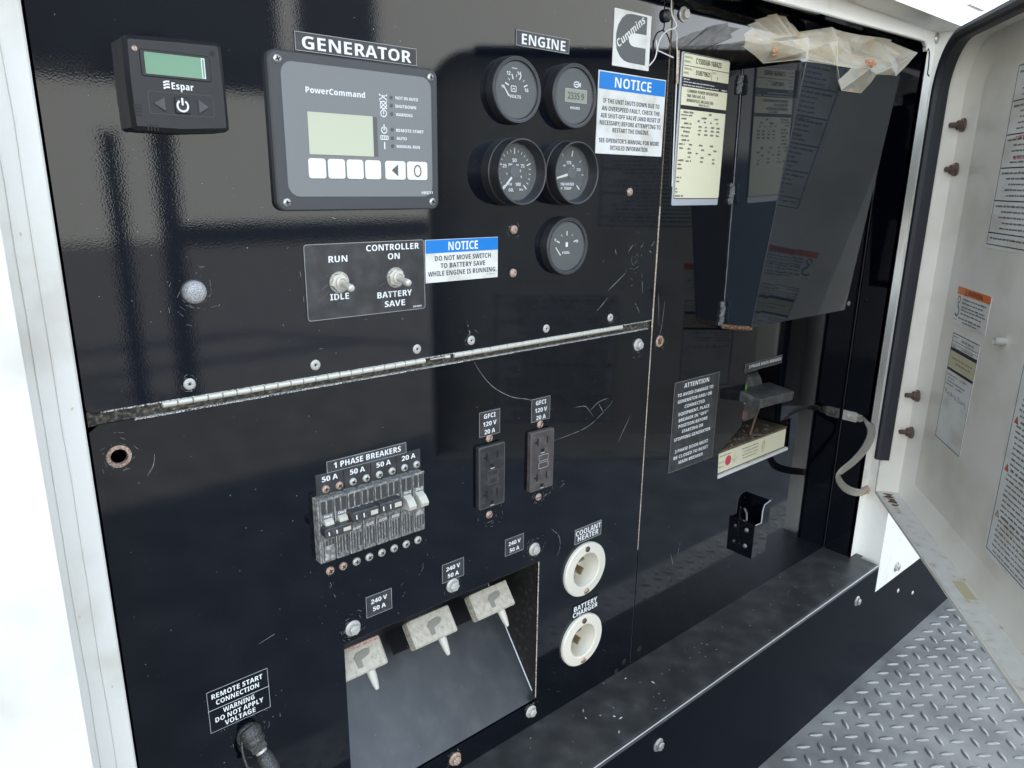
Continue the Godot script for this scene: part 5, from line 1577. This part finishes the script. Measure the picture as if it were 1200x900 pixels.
func bonding_strap() -> void:
	var o := thing("bonding_strap", "pale braided bonding strap looping from the black side wall to the door jamb", "strap", Vector3(1194, -380, 0))
	var off := Vector3(-1194, 380, 0)
	var path := curve_points([Vector3(1193, -370.5, 12), Vector3(1192, -370, 34), Vector3(1172, -368, 55), Vector3(1157, -378, 68), Vector3(1130, -394, 74), Vector3(1098, -411, 72), Vector3(1075, -426, 64), Vector3(1080, -440, 60), Vector3(1105, -462, 62), Vector3(1150, -482, 62), Vector3(1203, -497, 54)], 6)
	var st := new_st()
	var n := path.size()
	var rows := []
	for i in n:
		var a: Vector3 = path[maxi(i - 1, 0)]
		var b: Vector3 = path[mini(i + 1, n - 1)]
		var t := (b - a).normalized()
		var view := ((path[i] as Vector3) - Vector3(0, 0, 534)).normalized()
		var face := Vector3(-0.5, 0.15, 0.8).normalized()
		var s := t.cross(face).normalized()
		var up := s.cross(t).normalized()
		var twist := sin(i * 0.12) * 0.5
		s = s.rotated(t, twist)
		up = up.rotated(t, twist)
		rows.append([path[i] + off, s, up])
	var w := 6.2
	var th := 1.1
	for i in n - 1:
		var p: Array = rows[i]
		var q: Array = rows[i + 1]
		var c := []
		for r in [p, q]:
			c.append([r[0] - r[1] * w - r[2] * th, r[0] + r[1] * w - r[2] * th, r[0] + r[1] * w + r[2] * th, r[0] - r[1] * w + r[2] * th])
		for k in 4:
			quad(st, c[0][k], c[0][(k + 1) % 4], c[1][(k + 1) % 4], c[1][k])
	put(o, "braid", st.commit(), M["strap"])
	st = new_st()
	for k in 5:
		var pts := []
		for i in n:
			var r: Array = rows[i]
			pts.append(r[0] + r[1] * (-5.0 + 2.5 * k) + r[2] * th)
		add_tube(st, pts, 0.7, 5)
	put(o, "braid_strands", st.commit(), M["strap"]).set_meta("kind", "stuff")
	var turn := Basis(Vector3.UP, -PI / 2)
	put(o, "wall_lug", prism(rrect(0, 0, 26, 17, 2), 0, 1.8, 0.4), M["zinc"], Vector3(1193.8, -370.5, 14) + off, turn)
	put(o, "lug_screw", lathe([[4, 0], [3.4, 1.6], [0, 2.4]], 14), M["zinc"], Vector3(1192, -370.5, 12) + off, turn)
	put(o, "jamb_lug", prism(rrect(0, 0, 22, 15, 2), 0, 2.2, 0.4), M["rusty_screw"], Vector3(1206, -498, 50) + off)
	hex_bolt(o, Vector3(1209, -498, 52) + off, "rusty_screw", 5.0, 20)

# ---------------------------------------------------------------- the open door
func door() -> void:
	var u := Vector3(-0.78260816, 0, 0.62251464)
	var m := Vector3(-0.62251464, 0, -0.78260816)
	var H := Vector3(1147.8, 0, 90.0)
	var o := thing("access_door", "white steel access door standing open at right, its inner face covered in labels", "door", H)
	o.transform.basis = Basis(u, Vector3.UP, m)
	var W := 610.0
	var y0 := -472.0
	var y1 := 200.0
	# outline: square below, rounded above
	var rim := PackedVector2Array([Vector2(0, y0), Vector2(W, y0)])
	for i in 9:
		var a := PI / 2 * i / 8
		rim.append(Vector2(W - 72 + 72 * cos(a), y1 - 72 + 72 * sin(a)))
	for i in 9:
		var a := PI / 2 + PI / 2 * i / 8
		rim.append(Vector2(72 + 72 * cos(a), y1 - 72 + 72 * sin(a)))
	var lip := inset(rim, 5.0)
	var wall := inset(rim, 6.0)
	var inner := inset(rim, 34.0)
	var st := new_st()
	wall_loop(st, rim, -52, rim, -1)
	wall_loop(st, rim, -1, inset(rim, 0.8), 0)
	wall_loop(st, inset(rim, 0.8), 0, lip, 0)
	cap(st, rim, -52, false)
	put(o, "outer_skin", st.commit(), M["door_paint"])
	st = new_st()
	wall_loop(st, lip, 0, wall, -2)
	wall_loop(st, inset(rim, 6.15), -2, inset(rim, 6.15), -33)
	put(o, "return_flange", st.commit(), M["door_paint"])
	put(o, "dirty_lower_flange", quad_mesh(Vector3(6, y0 + 6.35, -2), Vector3(W - 6, y0 + 6.35, -2), Vector3(W - 6, y0 + 6.35, -33), Vector3(6, y0 + 6.35, -33)), M["dirty_white"])
	st = new_st()
	wall_loop(st, wall, -33, inner, -45)
	cap(st, inner, -45)
	put(o, "inner_face", st.commit(), M["door_paint"])
	# gasket: clipped on the lip up the hinge side, round the corner and along the top
	var path := []
	path.append(Vector2(3, -412))
	for i in 20:
		path.append(Vector2(3, -412 + i * 27.0))
	for i in 11:
		var a := PI - PI / 2 * i / 10
		path.append(Vector2(73 + 70 * cos(a), y1 - 73 + 70 * sin(a)))
	for i in 8:
		path.append(Vector2(73 + i * 66.0, y1 - 3))
	path.remove_at(0)
	var sec := [[-7.0, -11.0], [7.0, -11.0], [8.0, -4.0], [8.5, 3.0], [6.0, 8.0], [1.0, 9.5], [-4.0, 8.0], [-7.0, 3.0]]   # across, m
	st = new_st()
	var rows := []
	for i in path.size():
		var a: Vector2 = path[maxi(i - 1, 0)]
		var b: Vector2 = path[mini(i + 1, path.size() - 1)]
		var t := (b - a).normalized()
		var nn := Vector2(t.y, -t.x)
		var row := []
		for q in sec:
			var p: Vector2 = path[i] + nn * q[0]
			row.append(Vector3(p.x, p.y, q[1]))
		rows.append(row)
	for i in rows.size() - 1:
		for k in sec.size():
			var j := (k + 1) % sec.size()
			quad(st, rows[i][k], rows[i][j], rows[i + 1][j], rows[i + 1][k])
	for k in range(1, sec.size() - 1):
		tri(st, rows[0][0], rows[0][k + 1], rows[0][k])
	put(o, "gasket", st.commit(), M["rubber"])
	# rusty hinge bolts on the inner face
	var ys := [87.0, 28.2, -303.0, -362.0]
	for i in 4:
		st = new_st()
		add_lathe(st, [[9.0, -2], [9.0, 0.6], [8.4, 1.4]], 20)
		add_prism(st, circle(0, 0, 7.0, 6), 1.2, 6.5, 0.8)
		add_lathe(st, [[3.6, 6], [3.5, 15.5 if i != 1 else 12.0], [2.8, 16.5 if i != 1 else 13.0], [0, 16.5 if i != 1 else 13.0]], 16)
		put(o, "hinge_bolt", st.commit(), M["rusty_bolt"], Vector3(14, ys[i], -34))
	put(o, "threaded_stud", lathe([[5.0, 0], [5.0, 11], [3.6, 12], [3.2, 9], [0, 9]], 18), M["zinc"], Vector3(231, -172.6, -45))
	put(o, "tape_scrap", prism(rrect(0, 0, 42, 13, 1.5), 0, 0.5), M["tape_yellow"], Vector3(305, -465.4, -22), Basis(Vector3.RIGHT, -PI / 2))
	# rust runs at the lower hinge corner
	st = new_st()
	for i in 14:
		var c := Vector2(rng.randf_range(10, 60), -463)
		var p := PackedVector2Array()
		for k in 7:
			p.append(Vector2(c.x, -14) + Vector2(cos(k * 0.9) * rng.randf_range(1, 6), sin(k * 0.9) * rng.randf_range(1, 5) + rng.randf_range(-6, 6)))
		var q := Geometry2D.convex_hull(p)
		for k in range(1, q.size() - 2):
			var y := -465.6 + 0.02 * i
			tri(st, Vector3(q[0].x, y, q[0].y), Vector3(q[k + 1].x, y, q[k + 1].y), Vector3(q[k].x, y, q[k].y))
	put(o, "rust_stains", st.commit(), M["rust"]).set_meta("kind", "stuff")
	door_decals(o.transform)

func decal(t: Transform3D, called: String, label: String, x0: float, y0: float, x1: float, y1: float, mname: String, category := "label") -> Node3D:
	var o := thing(called, label, category)
	var c := Vector3((x0 + x1) / 2, (y0 + y1) / 2, -45)
	o.transform = Transform3D(t.basis, t.origin + t.basis * (c * MM))
	put(o, "sheet", prism(box2(-(x1 - x0) / 2, -(y1 - y0) / 2, (x1 - x0) / 2, (y1 - y0) / 2, 1.0), 0, 0.35, 0.1), M[mname])
	return o

func triangle_mark(parent: Node, x: float, y: float, s: float, z: float, mname: String) -> void:
	var p := PackedVector2Array([Vector2(x - s * 0.58, y - s * 0.5), Vector2(x + s * 0.58, y - s * 0.5), Vector2(x, y + s * 0.5)])
	var o := put(parent, "alert_triangle", flat(p, z), M[mname])
	put(o, "triangle_edge", frame_line(p, s * 0.09, z + 0.05), M["print_black"])
	letters(o, [["!", x, y - s * 0.12, s * 0.5, 0.0]], M["print_black"], z + 0.06)

func door_decals(t: Transform3D) -> void:
	var o := decal(t, "lifting_warning_label", "white label with orange WARNING header and lifting hook on the door", 68.5, -178, 176, -127.2, "label_white")
	put(o, "orange_header", flat(box2(-53, 14.6, 53, 25, 0.5), 0.45), M["label_orange"])
	letters(o, [["WARNING", 6, 19.8, 6.4, 46]], M["print_black"], 0.55)
	triangle_mark(o, -24, 19.6, 8.0, 0.55, "label_orange")
	var st := new_st()
	for i in 16:
		var a0 := deg_to_rad(200 - i * 20.0)
		var a1 := deg_to_rad(200 - (i + 1) * 20.0)
		stroke([Vector2(-43, 8) + Vector2(cos(a0), sin(a0)) * 4.2, Vector2(-43, 8) + Vector2(cos(a1), sin(a1)) * 4.2], 1.6, 0.5, st)
	for i in 12:
		var a0 := deg_to_rad(90 - i * 20.0)
		var a1 := deg_to_rad(90 - (i + 1) * 20.0)
		stroke([Vector2(-44, -8.5) + Vector2(cos(a0), sin(a0)) * 6.4, Vector2(-44, -8.5) + Vector2(cos(a1), sin(a1)) * 6.4], 2.4, 0.52, st)
	stroke([Vector2(-43, 4), Vector2(-44, -2)], 2.4, 0.54, st)
	put(o, "hook_pictogram", st.commit(), M["print_black"])
	var rows := []
	for y in [10.0, 5.0, -0.6, -4.4, -9.4]:
		rows.append([-32, 46 - rng.randf() * 12, y, 2.6])
	rows.append_array([[-36, 40, -16, 2.8], [-20, 28, -20.4, 2.4], [-52, -40, -20, 1.4]])
	print_rows(o, rows, M["print_black"], 0.5)
	# rating decal with handwriting
	o = decal(t, "handwritten_rating_label", "tall outlined rating label with black bands and faded handwriting on the door", 79, -343.4, 168.5, -190.8, "label_white", "nameplate")
	put(o, "outline", frame_line(box2(-44.6, -76.2, 44.6, 76.2, 1), 1.1, 0.45), M["print_black"])
	put(o, "black_band", flat(box2(-44, 51.5, 44, 56.6), 0.45), M["print_black"])
	put(o, "black_band", flat(box2(-44, 24.0, 44, 28.0), 0.45), M["print_black"])
	st = new_st()
	stroke([Vector2(-44, 65), Vector2(44, 65)], 0.7, 0.45, st)
	stroke([Vector2(-44, 61), Vector2(44, 61)], 0.5, 0.45, st)
	put(o, "rule_line", st.commit(), M["print_black"])
	put(o, "yellowed_patch", flat(box2(-43, 29, 43, 51), 0.42), M["label_tan"])
	print_rows(o, [[-42, -26, 72, 2.2], [-12, 28, 70, 3.4], [-42, -28, 58.8, 2.0], [-8, 30, 59, 2.4], [-34, 34, 43, 2.6], [-20, 30, 37, 2.6], [-40, -4, 19, 2.4], [4, 24, 19, 2.4], [-36, -14, 14.6, 2.4], [-38, 26, 10, 2.4], [-40, -14, 5.4, 2.4], [-4, 20, 5.4, 2.4]], M["print_grey"], 0.5)
	st = new_st()
	var x := -40.0
	while x < 36:
		var p := []
		for k in 6:
			p.append(Vector2(x + k * 1.7, -8 + rng.randf_range(-4.0, 5.0) - x * 0.04))
		stroke(p, 0.8, 0.5, st)
		x += rng.randf_range(10, 14)
	put(o, "handwriting", st.commit(), M["print_grey"])
	# large instruction decals
	o = decal(t, "starting_instructions_label", "large outlined instruction label high on the door, cut by the photo edge", 128, -70, 330, 150, "label_white", "sign")
	put(o, "outline", frame_line(box2(-97, -106, 97, 106, 1), 1.3, 0.45), M["print_black"])
	rows = []
	var y := 98.0
	var k2 := 0
	st = new_st()
	while y > -98:
		if k2 % 6 == 5:
			stroke([Vector2(-95, y), Vector2(95, y)], 1.4, 0.45, st)
			y -= 6.0
		else:
			var ind := -90.0 if k2 % 6 == 0 else rng.randf_range(-78, -64)
			rows.append([ind, rng.randf_range(40, 92), y, 3.0 if k2 % 6 == 0 else 2.6])
			y -= 6.6
		k2 += 1
	put(o, "rule_line", st.commit(), M["print_black"])
	print_rows(o, rows, M["print_black"], 0.5)
	print_rows(o, [[-70, 10, 23, 2.8], [-66, -6, -2, 2.8]], M["label_red"], 0.55, "red_print")
	o = decal(t, "safety_warnings_label", "large outlined safety label with small orange triangles, low on the door", 280, -421, 505, -180, "label_white", "sign")
	put(o, "outline", frame_line(box2(-107, -115, 107, 115, 1), 1.2, 0.45), M["print_black"])
	rows = []
	y = 108.0
	k2 = 0
	while y > -110:
		var head := k2 % 9 == 0
		rows.append([-88.0 if head else rng.randf_range(-96, -90), rng.randf_range(50, 102), y, 4.0 if head else 2.9])
		if head:
			triangle_mark(o, -97, y, 9.0, 0.5, "label_orange" if k2 < 20 else "tape_yellow")
		y -= 6.4
		k2 += 1
	print_rows(o, rows, M["print_black"], 0.5)

func wires() -> void:
	var o := thing("loose_wire", "thin white loose wire hanging from the panel top beside the nameplate", "wire", Vector3(660, 140, 0))
	var off := Vector3(-660, -140, 0)
	var st := new_st()
	for path in [[Vector3(661.5, 188, 4), Vector3(662, 174, 5), Vector3(667, 164, 8), Vector3(664, 160, 8), Vector3(654, 156, 6), Vector3(647, 148, 4), Vector3(645, 138, 3), Vector3(652, 136, 3), Vector3(672, 133, 3)], [Vector3(664, 160, 7), Vector3(671, 156, 6), Vector3(675, 146, 4), Vector3(678, 138, 3), Vector3(681, 120, 2), Vector3(684, 60, 1.6), Vector3(687, 0, 1.6)], [Vector3(643, 147, 2), Vector3(645, 136, 2), Vector3(642, 128, 2), Vector3(634, 121, 2)]]:
		var q := []
		for p in path:
			q.append(p + off)
		add_tube(st, curve_points(q, 5), 0.75, 6)
	put(o, "wire_strand", st.commit(), M["wire_white"])
	put(o, "crimp_sleeve", tube([Vector3(681, 141, 2) + off, Vector3(682, 126, 2) + off, Vector3(682.6, 108, 2) + off], 1.7, 8), M["rusty_screw"])

# ---------------------------------------------------------------- the yard, seen in the glossy paint
func yard() -> void:
	structure("ground", box(Vector3(-60000, -1700, -60000), Vector3(60000, -1600, 60000)), M["asphalt"])
	var s := thing("storage_shed", "pale tan building across the yard, mirrored in the upper black panel", "building", Vector3(9000, -1600, 21000))
	put(s, "wall", box(Vector3(-6600, 0, 0), Vector3(8400, 4400, 6000)), M["shed_wall"])
	put(s, "roof", box(Vector3(-6900, 4400, -300), Vector3(3400, 8200, 6300)), M["shed_dark"])
	put(s, "gable", box(Vector3(3600, 4400, 0), Vector3(17000, 9000, 6000)), M["shed_wall"])
	put(s, "gutter", box(Vector3(-6600, 4050, -90), Vector3(8400, 4180, 0)), M["shed_dark"])
	put(s, "downpipe", box(Vector3(250, 4400, -400), Vector3(800, 8200, -300)), M["shed_wall"])
	var g := thing("steel_gate_frame", "dark rectangular steel frame standing in the yard, mirrored in the upper black panel", "frame", Vector3(3000, -1600, 5000))
	put(g, "post", box(Vector3(-1840, 0, -40), Vector3(-1750, 1900, 40)), M["shed_dark"])
	put(g, "post", box(Vector3(-1530, 0, -40), Vector3(-1400, 2500, 40)), M["shed_dark"])
	put(g, "post", box(Vector3(1310, 0, -40), Vector3(1480, 2500, 40)), M["shed_dark"])
	put(g, "lower_beam", box(Vector3(-1400, 1140, -40), Vector3(1310, 1300, 40)), M["shed_dark"])
	put(g, "upper_beam", box(Vector3(-1840, 2240, -40), Vector3(1480, 2500, 40)), M["shed_dark"])
